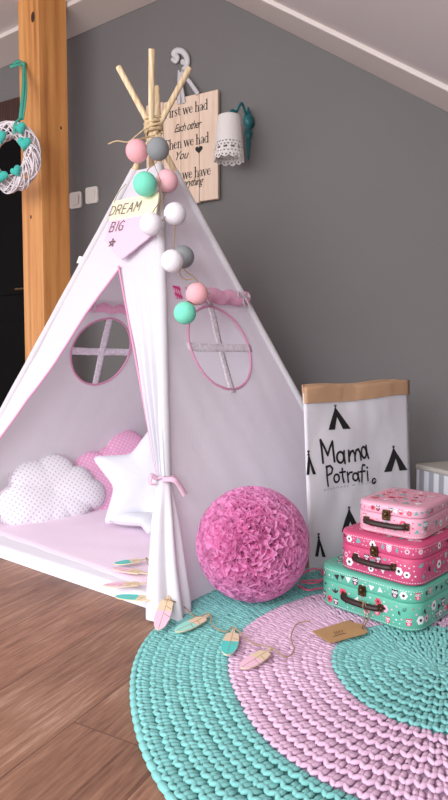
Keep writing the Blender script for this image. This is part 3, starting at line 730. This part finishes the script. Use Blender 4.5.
# white scroll hook
hkT=thing('scroll_hook','white scroll shaped wall hook holding the plank sign ribbon','hook',hook(180,70,0))
b=MB(); pts=bez([hook(172,59,.012),hook(176,61.5,.012),hook(177.5,57.5,.012),hook(173.5,54,.012),hook(177,50.5,.012),hook(183,52,.012),hook(187,58,.012),hook(187,65,.012),hook(182.5,71,.012),hook(180,76,.012),hook(179,84,.012)],50)
b.tube(pts,[.009+.005*math.sin(PI*i/(len(pts)-1)) for i in range(len(pts))],8,flat=.7,up=WN)
b.tube([hook(183,62,.0),hook(183,62,.012)],.012,10); b.build('scroll','hook',hkT)
b=MB(); b.tube([hook(180,70,.01),hook(180,71,.03),hook(180,68.5,.036)],.003,6); b.build('peg','steel',hkT)
# ------------------------------------------------------------------ wall lamp
lu,lz0=wl(251,112); lz1=wl(251,162)[1]; lh=lz0-lz1
lamp=thing('wall_lamp','teal turned wood wall lamp with a white lace edged shade','lamp',wp(lu,(lz0+lz1)/2))
b=MB(); Mx=Matrix.Translation(wp(lu,lz1,.028))
b.lathe([(0.0005,0),(.004,.002),(.006,.02),(.008,.05),(.012,.075),(.009,.085),(.015,.1),(.018,.118),(.010,.13),(.013,.136),(.022,.155),(.0235,.172),(.018,.188),(.009,.195),(.012,.203),(.006,.21),(.005,.222),(.0005,.226)],Mx,20)
b.build('bracket','teal',lamp)
b=MB(); b.lathe([(.0005,0),(.018,0),(.018,.028),(.0005,.028)],Matrix.Translation(wp(lu,lz1+.16,0))@(WN*-1).to_track_quat('Z','Y').to_matrix().to_4x4(),18); b.build('wall_mount','teal',lamp)
SO=.165; shc=wp(lu-.022,0,SO); sztop=at(231,117,shc.y).z; szbot=at(231,159,shc.y).z
b=MB(); b.tube(bez([wp(lu,lz0-.05,.03),wp(lu-.001,lz0-.02,.055),wp(lu-.003,lz0+.005,.09),wp(lu-.007,sztop+.034,.125),wp(lu-.018,sztop+.028,.155),V((shc.x,shc.y,sztop-.02))],30),.0055,8); b.build('arm','teal',lamp)
b=MB(); nA=96; nZ=40; H_=sztop-szbot; grid=[]
for i in range(nZ+1):
    t=i/nZ; r=lerp(.047,.062,t); row=[]
    for j in range(nA):
        a=2*PI*j/nA; z=sztop-H_*t
        if t>.9: z-=.010*abs(math.sin(a*6))*((t-.9)/.1)
        row.append(V((shc.x+r*math.cos(a),shc.y+r*math.sin(a),z)))
    grid.append(row)
vs=[p for r in grid for p in r]; fs=[]
for i in range(nZ):
    for j in range(nA):
        t=i/nZ
        hole=False
        if t>.62 and t<.97:
            ii=i-25
            hole=(ii%3==1 and (j+(ii//3)*2)%4<2) 
            if ii//3==2: hole=(ii%3!=2 and (j%8) in (2,3,4,5))
        if not hole: k_=(j+1)%nA; fs.append((i*nA+j,i*nA+k_,(i+1)*nA+k_,(i+1)*nA+j))
b.add(vs,fs)
b.grid([[V((shc.x+r*math.cos(2*PI*j/nA),shc.y+r*math.sin(2*PI*j/nA),sztop+dz)) for j in range(nA)] for r,dz in ((.047,0),(.043,.003),(.02,.004),(.006,.004))],0,True)
so=b.build('lamp_shade','shade',lamp,recalc=False); md=so.modifiers.new('solid','SOLIDIFY'); md.thickness=.0015
b=MB(); b.lathe([(.0005,.0),(.012,0),(.012,-.03),(.020,-.05),(.022,-.065),(.014,-.082),(.0005,-.088)],Matrix.Translation((shc.x,shc.y,sztop-.01)),16); b.build('bulb','white',lamp)
# ------------------------------------------------------------------ crocheted rug
RC=V((.424,1.150,0)); 
rug=thing('crochet_rug','round crocheted rug in mint and lilac pink rings on the wooden floor','rug',(RC.x,RC.y,0))
NR=20; R3=.60; pitch=R3/NR
def capsule(mb,p,q,r,seg=6,sq=.8):
    p=V(p);q=V(q); d=(q-p); t=d.normalized(); x=V((0,0,1)).cross(t).normalized(); y=t.cross(x)
    rows=[]
    for s,k in ((-.12,.45),(.15,.95),(.5,1.08),(.85,.95),(1.12,.45)):
        c0=p+d*s; rows.append([c0+(x*math.cos(2*PI*i/seg)+y*math.sin(2*PI*i/seg)*sq)*r*k for i in range(seg)])
    mb.grid(rows,0,True)
def rugwob(a): return 1+.010*math.sin(a*3+1)+.006*math.sin(a*7)
bands=[('rug_centre','mint_yarn',0,8),('rug_band','pink_yarn',8,15),('rug_border','mint_yarn',15,22)]
R3rows=[0,7,14,20]
def rad(i): # row index-> radius  (7 rows .205, 14 -> .405, 20 -> .60)
    if i<=8: return .208*i/8
    if i<=15: return .208+(.418-.208)*(i-8)/7
    return .418+(.60-.418)*(i-15)/7
for nm,mn,i0,i1 in bands:
    b=MB()
    for i in range(i0,i1):
        r0,r1=rad(i),rad(i+1); dr=r1-r0
        n=max(9,int(round(2*PI*(r0+dr*.6)/.0200)))
        ph=random.random()
        for k in range(n):
            a=2*PI*(k+ph)/n; da=2*PI/n
            def P(r,aa,z): w_=rugwob(aa); return (RC.x+r*w_*math.cos(aa),RC.y+r*w_*math.sin(aa),z)
            j=random.uniform(-.0012,.0012); jr=random.uniform(-.05,.05)*dr
            sl=random.uniform(-.10,.10)*da
            for sg_ in (-1,1):
                capsule(b,P(r0-dr*.02+jr,a+da*.19*sg_-sl,.0080),P(r0+dr*.56+jr,a+da*.21*sg_+sl,.0128+j*sg_),.0046)
                capsule(b,P(r0+dr*.56+jr,a+da*.06*sg_+sl,.0120+j),P(r0+dr*.96+jr,a+da*.48*sg_,.0118),.0047)
    # backing layer of yarn
    ra,rb=rad(i0),rad(i1)
    b.grid([[ (RC.x+rugwob(t)*r*math.cos(t),RC.y+rugwob(t)*r*math.sin(t),z) for t in [2*PI*k/120 for k in range(120)]] for r,z in ((ra,.003),(rb,.003),(rb,.0005))],0,True)
    if i1==22:
        n=150
        for k in range(n):
            a=2*PI*k/n; capsule(b,(RC.x+.605*rugwob(a)*math.cos(a),RC.y+.605*rugwob(a)*math.sin(a),.0085),(RC.x+.605*rugwob(a)*math.cos(a+.042),RC.y+.605*rugwob(a)*math.sin(a+.042),.0085),.0072)
    b.build(nm,mn,rug,recalc=False)
RZT=.0185
# ------------------------------------------------------------------ pompom
pr_=.141; pcn=at(252.5,547,1.51); pcn.z=max(pcn.z,RZT+pr_-.004)
pcn.z=RZT+pr_-.002
po=thing('tulle_pompom','large pink ruffled tulle pompom on the mint rug edge','pompom',(pcn.x,pcn.y,RZT))
b=MB(); b.sphere(pcn,pr_*.80,0,24,16)
NPt=460
for i in range(NPt):
    zz=1-2*(i+.5)/NPt; rr=math.sqrt(1-zz*zz); a=i*2.399963; d=V((rr*math.cos(a),rr*math.sin(a),zz)); d=(d+V((random.uniform(-1,1),random.uniform(-1,1),random.uniform(-1,1)))*.05).normalized()
    x=d.orthogonal().normalized(); y=d.cross(x); n=36; k1=random.choice([5,6,7,8,9]); p1=random.random()*6; p2=random.random()*6; sz=random.uniform(.017,.026); ro=random.uniform(.95,1.03); rows=[]
    for t in (0,.4,.75,1):
        row=[]
        for j in range(n):
            th=2*PI*j/n; fold=1+t*.62*math.sin(k1*th+p1)+t*.12*math.sin(13*th+p2)
            q=d*(pr_*lerp(.72,ro,t**.9)+t*.003*math.sin(k1*th+p2)+t*.0025*math.sin(9*th))
            q+=(x*math.cos(th)+y*math.sin(th))*(sz*t**1.1*fold+.002)
            l=q.length
            if l>pr_*1.03: q*=pr_*1.03/l
            row.append(pcn+q)
        rows.append(row)
    b.grid(rows,0,True)
b.build('tulle_ruffles','pomp',po,recalc=False)
b=MB(); z0=RZT+.006
for pts in ([(300,575),(312,569),(326,571),(331,577),(318,580),(302,581)],[(300,582),(314,583),(326,579),(332,583)],[(298,585),(308,590),(322,588),(330,592)],[(322,572),(328,580),(336,590)]):
    b.tube(bez([fl(x,y,z0+.006*(i%2)) for i,(x,y) in enumerate(pts)],20),.0055,6,flat=.25,up=(0,0,1))
b.build('satin_ribbon','pinkribbon',po)
# ------------------------------------------------------------------ paper bag
BA=fl(309.5,577); BA.z=0; bd=V((.82,.57,0)).normalized(); bn=V((bd.y,-bd.x,0)).normalized()  # outward (to camera)
BW,BH,BT=.433,.55,.10
bag=thing('paper_bag','tall white paper storage bag printed with black teepees, its kraft rim folded over','bag',(BA.x,BA.y,0))
def bagp(a,b_,o=0):
    """front surface point: a along, b up"""
    t=b_/BH; wr_=.010*noise.noise(V((a*7,b_*7,2)))+.004*noise.noise(V((a*22,b_*16,8)))
    lean=-.018*t; 
    aa=a-(.5*BW-a)*.07*t+.055*(1-t)*a
    return BA+bd*aa+V((0,0,b_))+bn*(lean+wr_*math.sin(min(1,max(0,a/BW))*PI)**.5 + o)
def bag_loop(b_,inset=0):
    t=b_/BH; T=lerp(BT,.055,t); pts=[]
    n=30
    for i in range(n+1): a=lerp(inset,BW-inset,i/n); pts.append(bagp(a,b_,-inset))
    side=5
    for i in range(1,side): p=bagp(BW-inset,b_,-lerp(inset,T-inset,i/side)); p-=bd*(lerp(0,T*.5,i/side)); pts.append(p)
    for i in range(n+1): a=lerp(BW-inset,inset,i/n); pts.append(bagp(a,b_,-T+inset)+bd*lerp(-T*.5,T*.9,i/n))
    for i in range(1,side): p=bagp(inset,b_,-lerp(T-inset,inset,i/side)); p+=bd*lerp(T*.9,0,i/side); pts.append(p)
    return pts
b=MB(); hs=[.001+ (BH-.02)*i/26 for i in range(27)]
b.grid([bag_loop(h) for h in hs],0,True); lp=bag_loop(.002); b.add(lp,[tuple(reversed(range(len(lp))))],0,False)
b.build('bag_body','bagw',bag,recalc=False)
b=MB(); zb0,zb1=BH-.047,BH
def grow(loop,e):
    c0=sum(loop,V())/len(loop); out=[]
    for p in loop:
        d=p-c0; d.z=0; out.append(p+d.normalized()*e*.2+bn*(e if d.dot(bn)>0 else -e))
    return out
def tilt_rim(loop,k): 
    out=[]
    for p in loop:
        a=(p-BA).dot(bd)/BW; out.append(p+V((0,0,k*(.010*a+.003*math.sin(a*9)))))
    return out
rows=[tilt_rim(grow(bag_loop(lerp(zb0,zb1,i/4)),.0042),1) for i in range(5)]
rows+=[tilt_rim(bag_loop(zb1+.001,.001),1),tilt_rim(bag_loop(zb1-.06,.004),1),tilt_rim(bag_loop(.35,.004),1)]
b.grid(rows,0,True)
# overlap seam of the fold
b.grid([[bagp(a,h,.0042)+V((0,0,.004)) for a in (.0,.05,.1,.15,.2)] for h in (zb0-.005,zb0+.015,zb1)])
b.build('kraft_rim','kraft',bag,recalc=False)
# prints (positions on the bag front plane)
def bxy(x,y): q=pl(x,y,BA-bn*.009,bn)-BA; return q.dot(bd),q.z
pb=MB()
def zp(x,y): return bxy(295.8+x/3.446,369.2+y/3.446)
def inkline(lines,w,mi=0): strokes(pb,[[zp(*p) for p in l] for l in lines],bagp,w,.0016,mi)
def arc(cx,cy,rx,ry,a0,a1,n=12): return [(cx+rx*math.cos(math.radians(lerp(a0,a1,i/n))),cy-ry*math.sin(math.radians(lerp(a0,a1,i/n)))) for i in range(n+1)]
W1=.0072
inkline([[(97,322),(95,280),(93,243),(103,268),(113,296),(121,270),(129,248),(131,280),(134,318)],
 arc(152,303,11,19,0,360,18),[(164,281),(164,300),(168,324)],
 [(179,280),(181,318)],[(181,300),(186,284),(193,280),(198,292),(199,316)],[(199,298),(204,280),(212,275),(217,288),(219,312)],
 arc(231,287,9,19,0,360,18),[(241,264),(242,285),(246,307)]],W1)
W2=.0062
inkline([[(108,334),(109,370),(112,402)],[(106,336),(120,332),(128,342),(125,358),(110,366)],
 arc(141,376,8,14,0,360,16),[(158,342),(159,370),(164,390)],[(150,356),(168,353)],
 [(175,355),(178,389)],[(177,366),(183,356),(190,355)],
 arc(200,371,8,13,0,360,16),[(208,354),(209,370),(213,387)],
 [(231,331),(224,330),(221,340),(221,388)],[(213,354),(230,351)],[(238,352),(240,384)]],W2)
def disc(x,y,r,mi=0,o=.002):
    a,c_=zp(x,y); pb.add([bagp(a+r*math.cos(2*PI*k/16),c_+r*math.sin(2*PI*k/16),o) for k in range(16)],[tuple(range(16))],mi,False)
disc(238,339,.004); disc(260,386,.0105)
strokes(pb,[[zp(257,390),zp(259,382),zp(264,383),zp(261,388)]],bagp,.002,.0026,1)
pb.build('lettering',['ink','m_white','grey_ink'],bag,recalc=False); pb=MB()
a0,z0=zp(97,419); a1,_=zp(268,419); mm=MB()
w_=text_mb(mm,'HANDMADE W CO LOVE',bagp,.0085,0,z0,1,spacing=1.8); text_mb(pb,'HANDMADE W CO LOVE',bagp,.0085,a0,z0,(a1-a0)/w_,spacing=1.8,off=.0016,mi=2); pb.build('small_lettering',['ink','m_white','grey_ink'],bag,recalc=False); pb=MB()
def tipi(pts,notch=None,poles=None):
    A=[zp(*p) for p in pts]; c=(sum(p[0] for p in A)/len(A),sum(p[1] for p in A)/len(A))
    B=[]
    for i in range(len(A)):
        p,q=A[i],A[(i+1)%len(A)]
        for t in (0,.5): B.append((lerp(p[0],q[0],t),lerp(p[1],q[1],t)))
    pb.add([bagp(a,z,.0018) for a,z in B],[tuple(range(len(B)))],0,False)
    if poles: strokes(pb,[[zp(*p) for p in l] for l in poles],bagp,.0032,.0018)
def tipi_at(ax,ay,lx,ly,rx,ry,nx,ny):
    global pb
    pb=MB()
    tipi([(ax,ay),(nx,ny),(lerp(lx,rx,.30),lerp(ly,ry,.30)),(lx,ly)])
    tipi([(ax,ay),(rx,ry),(lerp(lx,rx,.66),lerp(ly,ry,.66)),(nx,ny)])
    strokes(pb,[[zp(ax-3,ay-6),zp(ax+3,ay+8)],[zp(ax+4,ay-6),zp(ax-3,ay+8)],[zp(ax,ay-8),zp(ax,ay+8)]],bagp,.0028,.0019)
    pb.build('teepee_print','ink',bag,recalc=False)
tipi_at(148,131,120,209,191,205,151,165)
tipi_at(53,287,43,363,74,361,57,325)
tipi_at(327,272,295,356,371,349,333,308)
zq=lambda x,y:((x/2.667+280-295)*3.446,(y/2.667+340-370)*3.446)
tipi_at(*zq(177,452),*zq(153,512),*zq(200,510),*zq(178,486))
tipi_at(*zq(98,522),*zq(88,578),*zq(114,580),*zq(101,550))
# ------------------------------------------------------------------ suitcases
def suitcase(label,K,u,W,D,z,H,rad_,matn,seed,pal):
    """K = near corner (sharp), body extends -u*W and +v*D"""
    rnd=random.Random(seed); u=V((u[0],u[1],0)).normalized(); v=V((-u.y,u.x,0)); c0=K-u*(W/2)+v*(D/2)
    t=thing('suitcase',label,'suitcase',(c0.x,c0.y,z),'stacked toy suitcases')
    P=lambda x,y,h: V((c0.x,c0.y,z+h))+u*x+v*y
    def outline(e=0,n=8):
        w2,d2,r=W/2-e,D/2-e,max(.004,rad_-e); o=[]
        for cx,cy,a0 in ((w2-r,d2-r,0),(-w2+r,d2-r,PI/2),(-w2+r,-d2+r,PI),(w2-r,-d2+r,3*PI/2)):
            o+=[(cx+r*math.cos(a0+PI/2*k/n),cy+r*math.sin(a0+PI/2*k/n)) for k in range(n+1)]
        return o
    HS=H*.66
    def shell(h0,h1,name,closed_top):
        b=MB(); lv=[(.006,h0),(.0015,h0+.002),(0,h0+.005),(0,h1-.005),(.0015,h1-.0015),(.006,h1)] if not closed_top else [(.0008,h0),(0,h0+.002),(0,h1-.006),(.0018,h1-.002),(.007,h1),(.02,h1+.0012)]
        rows=[[P(x,y,h) for x,y in outline(e)] for e,h in lv]; b.grid(rows,0,True)
        b.add(rows[0],[tuple(range(len(rows[0])))],0,False); b.add(rows[-1],[tuple(range(len(rows[0])))],0,False)
        return b
    # perimeter parametrisation
    o=outline(0,10); cum=[0]
    for i in range(len(o)): q=o[(i+1)%len(o)]; cum.append(cum[-1]+math.hypot(q[0]-o[i][0],q[1]-o[i][1]))
    LP=cum[-1]
    def per(s,h,off):
        s%=LP
        for i in range(len(o)):
            if cum[i]<=s<=cum[i+1]:
                f_=(s-cum[i])/max(1e-9,cum[i+1]-cum[i]); a,b2=o[i],o[(i+1)%len(o)]; x,y=lerp(a[0],b2[0],f_),lerp(a[1],b2[1],f_)
                nx,ny=(b2[1]-a[1]),-(b2[0]-a[0]); l=math.hypot(nx,ny) or 1; return P(x+nx/l*off,y+ny/l*off,h)
        return P(o[0][0],o[0][1],h)
    mats=[matn]+pal
    def motif(mb,fn,s,h,r,kind):
        def blob(cx,cy,rx,ry,mi,o_,n=10,rot=0):
            mb.add([fn(s+cx+rx*math.cos(2*PI*k/n)*math.cos(rot)-ry*math.sin(2*PI*k/n)*math.sin(rot),h+cy+rx*math.cos(2*PI*k/n)*math.sin(rot)+ry*math.sin(2*PI*k/n)*math.cos(rot),o_) for k in range(n)],[tuple(range(n))],mi,False)
        if kind==0:   # flower
            m_=rnd.choice([1,3,4]); 
            for k in range(6): a=k*PI/3; blob(r*.55*math.cos(a),r*.55*math.sin(a),r*.42,r*.42,m_,.0004+.00004*k)
            blob(0,0,r*.34,r*.34,rnd.choice([2,5]),.0009)
        elif kind==1: # owl
            m_=rnd.choice([5,2,3]); blob(0,0,r*.8,r,m_,.0004,14); blob(-.35*r,.38*r,r*.36,r*.36,1,.0007); blob(.35*r,.38*r,r*.36,r*.36,1,.00072)
            blob(-.35*r,.38*r,r*.16,r*.16,5,.001,6); blob(.35*r,.38*r,r*.16,r*.16,5,.001,6); blob(0,-.4*r,r*.4,r*.38,4,.0008)
            for sx in (-1,1): mb.add([fn(s+sx*r*.75,h+r*1.25,.0005),fn(s+sx*r*.75,h+r*.5,.0005),fn(s+sx*r*.2,h+r*.85,.0005)],[(0,1,2)],m_,False)
        elif kind==2: # leaves / petals
            m_=rnd.choice([2,5,6]); a0=rnd.random()*PI
            for k in (-1,0,1): blob(.5*r*math.cos(a0+k*.8),.5*r*math.sin(a0+k*.8),r*.5,r*.17,m_,.0005,8,a0+k*.8)
        elif kind==3: # bunting triangle
            a0=rnd.random()*6; mb.add([fn(s+r*math.cos(a0+k*2.09),h+r*math.sin(a0+k*2.09),.0004) for k in range(3)],[(0,1,2)],2 if rnd.random()<.6 else 1,False)
        else: blob(0,0,r*.35,r*.35,rnd.choice([1,3,4]),.0005,8)
    def scatter(mb,fn,s0,s1,h0,h1,n,r0,r1):
        placed=[]; tries=0
        while len(placed)<n and tries<n*60:
            tries+=1; r=rnd.uniform(r0,r1); k_=rnd.choice([0,0,1,1,2,2,3,4,4])
            if k_==4: r*=.6
            s,h=rnd.uniform(s0,s1),rnd.uniform(h0+r*1.1,h1-r*1.2) if h1-h0>2.4*r else (h0+h1)/2
            if h1-h0<2.4*r: r=(h1-h0)/2.5
            if all((s-a)**2+(h-b_)**2>(r+c_)**2*.82 for a,b_,c_ in placed): placed.append((s,h,r)); motif(mb,fn,s,h,r*.95,k_)
    def stitches(mb,h,off=.0004):
        n=int(LP/.006)
        for k in range(n):
            s=k*LP/n; mb.add([per(s,h-.0006,off),per(s+.0035,h-.0006,off),per(s+.0035,h+.0006,off),per(s,h+.0006,off)],[(0,1,2,3)],1,False)
    base=shell(.0,HS-.0008,'case_base',False); scatter(base,per,0,LP,.007,HS-.004,260,.0075,.0135); stitches(base,.007); base.build('case_base',mats,t,recalc=False)
    lid=shell(HS+.0008,H-.0012,'lid',True); lid_top=H
    topfn=lambda x,y,o_:P(x,y,H+.0001+o_)
    scatter(lid,per,0,LP,HS+.003,H-.006,200,.0065,.0115); stitches(lid,H-.008); 
    scatter(lid,topfn,-W/2+.022,W/2-.022,-D/2+.022,D/2-.022,200,.0075,.013)
    lid.build('lid',mats,t,recalc=False)
    # handle on the front (-v side)
    fy=-D/2; hb=MB(); hl=.05; hz=HS*.60
    pts=[P(-hl,fy-.004,hz),P(-hl+.006,fy-.014,hz),P(-hl*.4,fy-.018,hz-.001),P(hl*.4,fy-.018,hz-.001),P(hl-.006,fy-.014,hz),P(hl,fy-.004,hz)]
    hb.tube(bez(pts,30),.0072,10,flat=.8); hd=hb.build('handle','lthr',t)
    for sx in (-1,1):
        m_=MB(); m_.prism([(sx*hl-.006,hz-.008),(sx*hl+.006,hz-.008),(sx*hl+.006,hz+.008),(sx*hl-.006,hz+.008)],lambda a,b_,o_:P(a,fy-.0005-o_,b_),.006); m_.sphere(P(sx*(hl+.003),fy-.008,hz),.0042,0,8,6); m_.build('handle_mount','brass',hd,bevel=.001)
    l_=MB(); l_.prism([(-.009,HS-.012),(.009,HS-.012),(.010,HS),(.008,HS+.012),(-.008,HS+.012),(-.010,HS)],lambda a,b_,o_:P(a,fy-.0005-o_,b_),.005)
    l_.sphere(P(0,fy-.008,HS+.003),.0055,0,10,8); l_.tube([P(-.005,fy-.006,HS-.008),P(.005,fy-.006,HS-.008)],.003,8); l_.build('latch','brass',t,bevel=.0008)
    return t,P
PAL=['m_white','m_teal','m_red','m_pink','m_dark','m_green']
z1=RZT; H1,H2,H3=.100,.094,.075
cM,PM=suitcase('largest toy suitcase, mint green with owls and flowers, at the bottom of the stack',V((.421,1.283,0)),(.70,-.71),.270,.27,z1,H1,.045,'c_mint',3,['m_white','m_dark','m_red','m_pink','m_dark','m_green'])
suitcase('deep pink toy suitcase with owls and flowers, in the middle of the stack',V((.425,1.292,0)),(.70,-.71),.213,.235,z1+H1+.0015,H2,.04,'c_rose',5,['m_white','m_teal','m_pink','m_pink','m_dark','m_teal'])
suitcase('smallest toy suitcase, pale pink with flowers, on top of the stack',V((.442,1.325,0)),(.76,-.65),.165,.205,z1+H1+H2+.003,H3,.036,'c_pale',11,['m_white','m_teal','m_red','m_red','m_dark','m_teal'])
# kraft tag tied to the mint case
tg=thing('kraft_tag','brown kraft paper tag lying on the rug, tied to the mint suitcase handle','tag',fl(340,632,RZT+.003))
b=MB(); q=[(312,632),(347.5,621),(363,625.5),(368,632.5),(364,634.5),(330,643.5)]
A=[fl(x,y,RZT+.004) for x,y in q]; Bt=[p+V((0,0,.0015)) for p in A]; n=len(A)
b.add(A+Bt,[tuple(reversed(range(n))),tuple(range(n,2*n))]+[(i,(i+1)%n,(i+1)%n+n,i+n) for i in range(n)],0,False)
def tgp(x,y,o=.0016): return fl(x,y,RZT+.004+o+.0004)
for l in ([(334,631.5),(335.5,634.5)],[(336,631),(337.5,634),(339,630.5),(340.5,633.5)],[(341.5,630),(343,633)],[(333,636.5),(346,633)]):
    pa=[tgp(*p) for p in l]; b.tube(pa,.0005,4,mi=1)
b.build('card',['tag','lthr'],tg)
b=MB(); hp=PM(.012,-.27/2-.02,H1*.66*.60)
b.tube(bez([tgp(361,629,.002),tgp(363,624,.004),fl(366,613,.04),hp+V((0,-.006,-.004)),hp+V((0,-.008,.007)),hp+V((0,.004,.010))],24),.0014,5)
b.tube(bez([tgp(362,630,.002),fl(369,617,.03),hp+V((.006,-.008,-.006)),hp+V((.004,-.008,.008)),hp+V((-.012,-.01,.018))],24),.0012,5); b.build('twine','twine',tg)
# ------------------------------------------------------------------ feather garland
ga=thing('feather_garland','garland of painted wooden feathers on twine, trailing from the teepee mat over the rug','garland',fl(193,625,RZT))
FE=[((114,564.5),(146,560),MZ+.012,'f_teal','f_wood',7),((113,568.5),(147,574),MZ+.008,'f_pink','f_wood',5.5),((103,586),(147,584),MZ+.008,'f_pink','f_wood',5.5),
    ((115,597),(160,600),MZ+.010,'f_teal','f_wood',8),((158,631),(170,594),MZ+.004,'f_pink','f_wood',14),((175.5,632.5),(209,616),RZT+.004,'f_mint','f_wood',12.5),
    ((227,656),(234,630),RZT+.004,'f_teal','f_wood',16.5),((241,669),(271,650),RZT+.004,'f_pink','f_wood',14)]
feath=[]
for (p0,p1,z,ca,cb,wpx) in FE:
    z_=lambda x,y: z
    if p0==(158,631): a=fl(*p0,RZT+.006); c_=at(*p1,fl(167,612,.03).y+.03)
    else: a=fl(*p0,z); c_=fl(*p1,z)
    d=c_-a; L_=d.length; d.normalize(); up=V((0,0,1)); 
    if p0==(158,631): up=V((0,-.6,.8)).normalized()
    sd_=d.cross(up).normalized(); up=sd_.cross(d).normalized(); wd=.0165 if wpx<9 else .0175
    prof=[(0,.0),(.03,.35),(.12,.75),(.3,1),(.5,1.0),(.62,.93),(.64,.78),(.66,.92),(.8,.78),(.84,.25),(1.05,.10)]
    b=MB()
    def fp(t,s,o): return a+d*(t*L_)+sd_*(s*wd)+up*o
    cut=.5
    lo=[p for p in prof if p[0]<=cut]; hi=[p for p in prof if p[0]>=cut]
    for seg_,mi in ((lo,0),(hi,1)):
        ol=[(t,s) for t,s in seg_]+[(t,-s) for t,s in reversed(seg_)]
        b.prism(ol,fp,.003,mi,1)
    b.prism([(.03,-.03),(1.04,-.03),(1.04,.03),(.03,.03)],lambda t,s,o:fp(t,s,.003+o),.0003,2)
    for tt in (.42,.62):
        b.prism([(tt,.1),(tt+.015,.1),(tt-.06,.95),(tt-.075,.95)],lambda t,s,o:fp(t,s,.003+o),.0002,2)
    b.build('feather',[ca,cb,'twine'],ga,recalc=True); feath.append(c_+V((0,0,.006)))
b=MB()
pts=[fl(150,562,MZ+.008),feath[0],feath[1]+V((.01,0,0)),feath[2]+V((.01,0,0)),feath[3],fl(170,600,MZ+.03),fl(183,606,.03),fl(196,617,RZT+.006),feath[5],fl(213,626,RZT+.005),fl(226,632,RZT+.006),feath[6],fl(252,643,RZT+.006),feath[7],fl(285,657,RZT+.004),fl(294,650,RZT+.004),fl(291,637,RZT+.004),fl(297,624,RZT+.004),fl(310,621,RZT+.004)]
b.tube(bez(pts,len(pts)*7),.0014,5); b.build('twine','twine',ga)
# ------------------------------------------------------------------ striped storage box at the right
sb=thing('storage_box','grey and white striped storage box behind the paper bag, against the wall','box',(.78,2.05,0))
fd=V((.40,-.917,0)); bk=V((.917,.40,0)); C0=V((.675,2.10,0))
def sbp(a,b_,h): return C0+fd*a+bk*b_+V((0,0,h))
b=MB(); BHt=.262
def rrect(e,r=.012):
    o=[]
    for cx,cy,a0 in ((.40-r,.20-r,0),(r,.20-r,PI/2),(r,r,PI),(.40-r,r,3*PI/2)):
        o+=[(cx+(r-e)*math.cos(a0+PI/2*k/4),cy+(r-e)*math.sin(a0+PI/2*k/4)) for k in range(5)]
    return o
b.grid([[sbp(x,y,h) for x,y in rrect(0)] for h in (.001,BHt-.018)],0,True,False); b.add([sbp(x,y,.001) for x,y in rrect(0)],[tuple(range(20))],0,False); b.build('box_body','stripebox',sb)
b=MB(); b.grid([[sbp(x,y,h) for x,y in rrect(e)] for e,h in ((0,BHt-.018),(-.003,BHt-.016),(-.003,BHt-.003),(.001,BHt),(.006,BHt))],0,True); b.add([sbp(x,y,BHt) for x,y in rrect(.006)],[tuple(range(20))],0,False); b.build('box_lid','boxtop',sb)
# ------------------------------------------------------------------ light
def area(name,loc,target,sx,sy,power,col):
    l=bpy.data.lights.new(name,'AREA'); l.shape='RECTANGLE'; l.size=sx; l.size_y=sy; l.energy=power; l.color=col
    o=bpy.data.objects.new(name,l); COL.objects.link(o); o.location=loc; o.rotation_euler=(V(target)-V(loc)).to_track_quat('-Z','Y').to_euler(); return o
area('window_daylight',(-1.9,-.35,1.35),(-.15,1.9,.45),1.9,1.6,44,(.99,.985,1))
area('rear_fill',(-.55,-.85,1.25),(.35,2,.3),1.5,1.3,42,(.90,.95,1))  # unseen fill added behind the camera to lift the right-hand side
wd=bpy.data.worlds.new('room_air'); sc.world=wd; wd.use_nodes=True
wd.node_tree.nodes['Background'].inputs[0].default_value=(.93,.92,1,1); wd.node_tree.nodes['Background'].inputs[1].default_value=1.2
sc.view_settings.view_transform='Standard'; sc.view_settings.look='None'; sc.view_settings.gamma=1; sc.view_settings.use_curve_mapping=False; sc.view_settings.exposure=.2
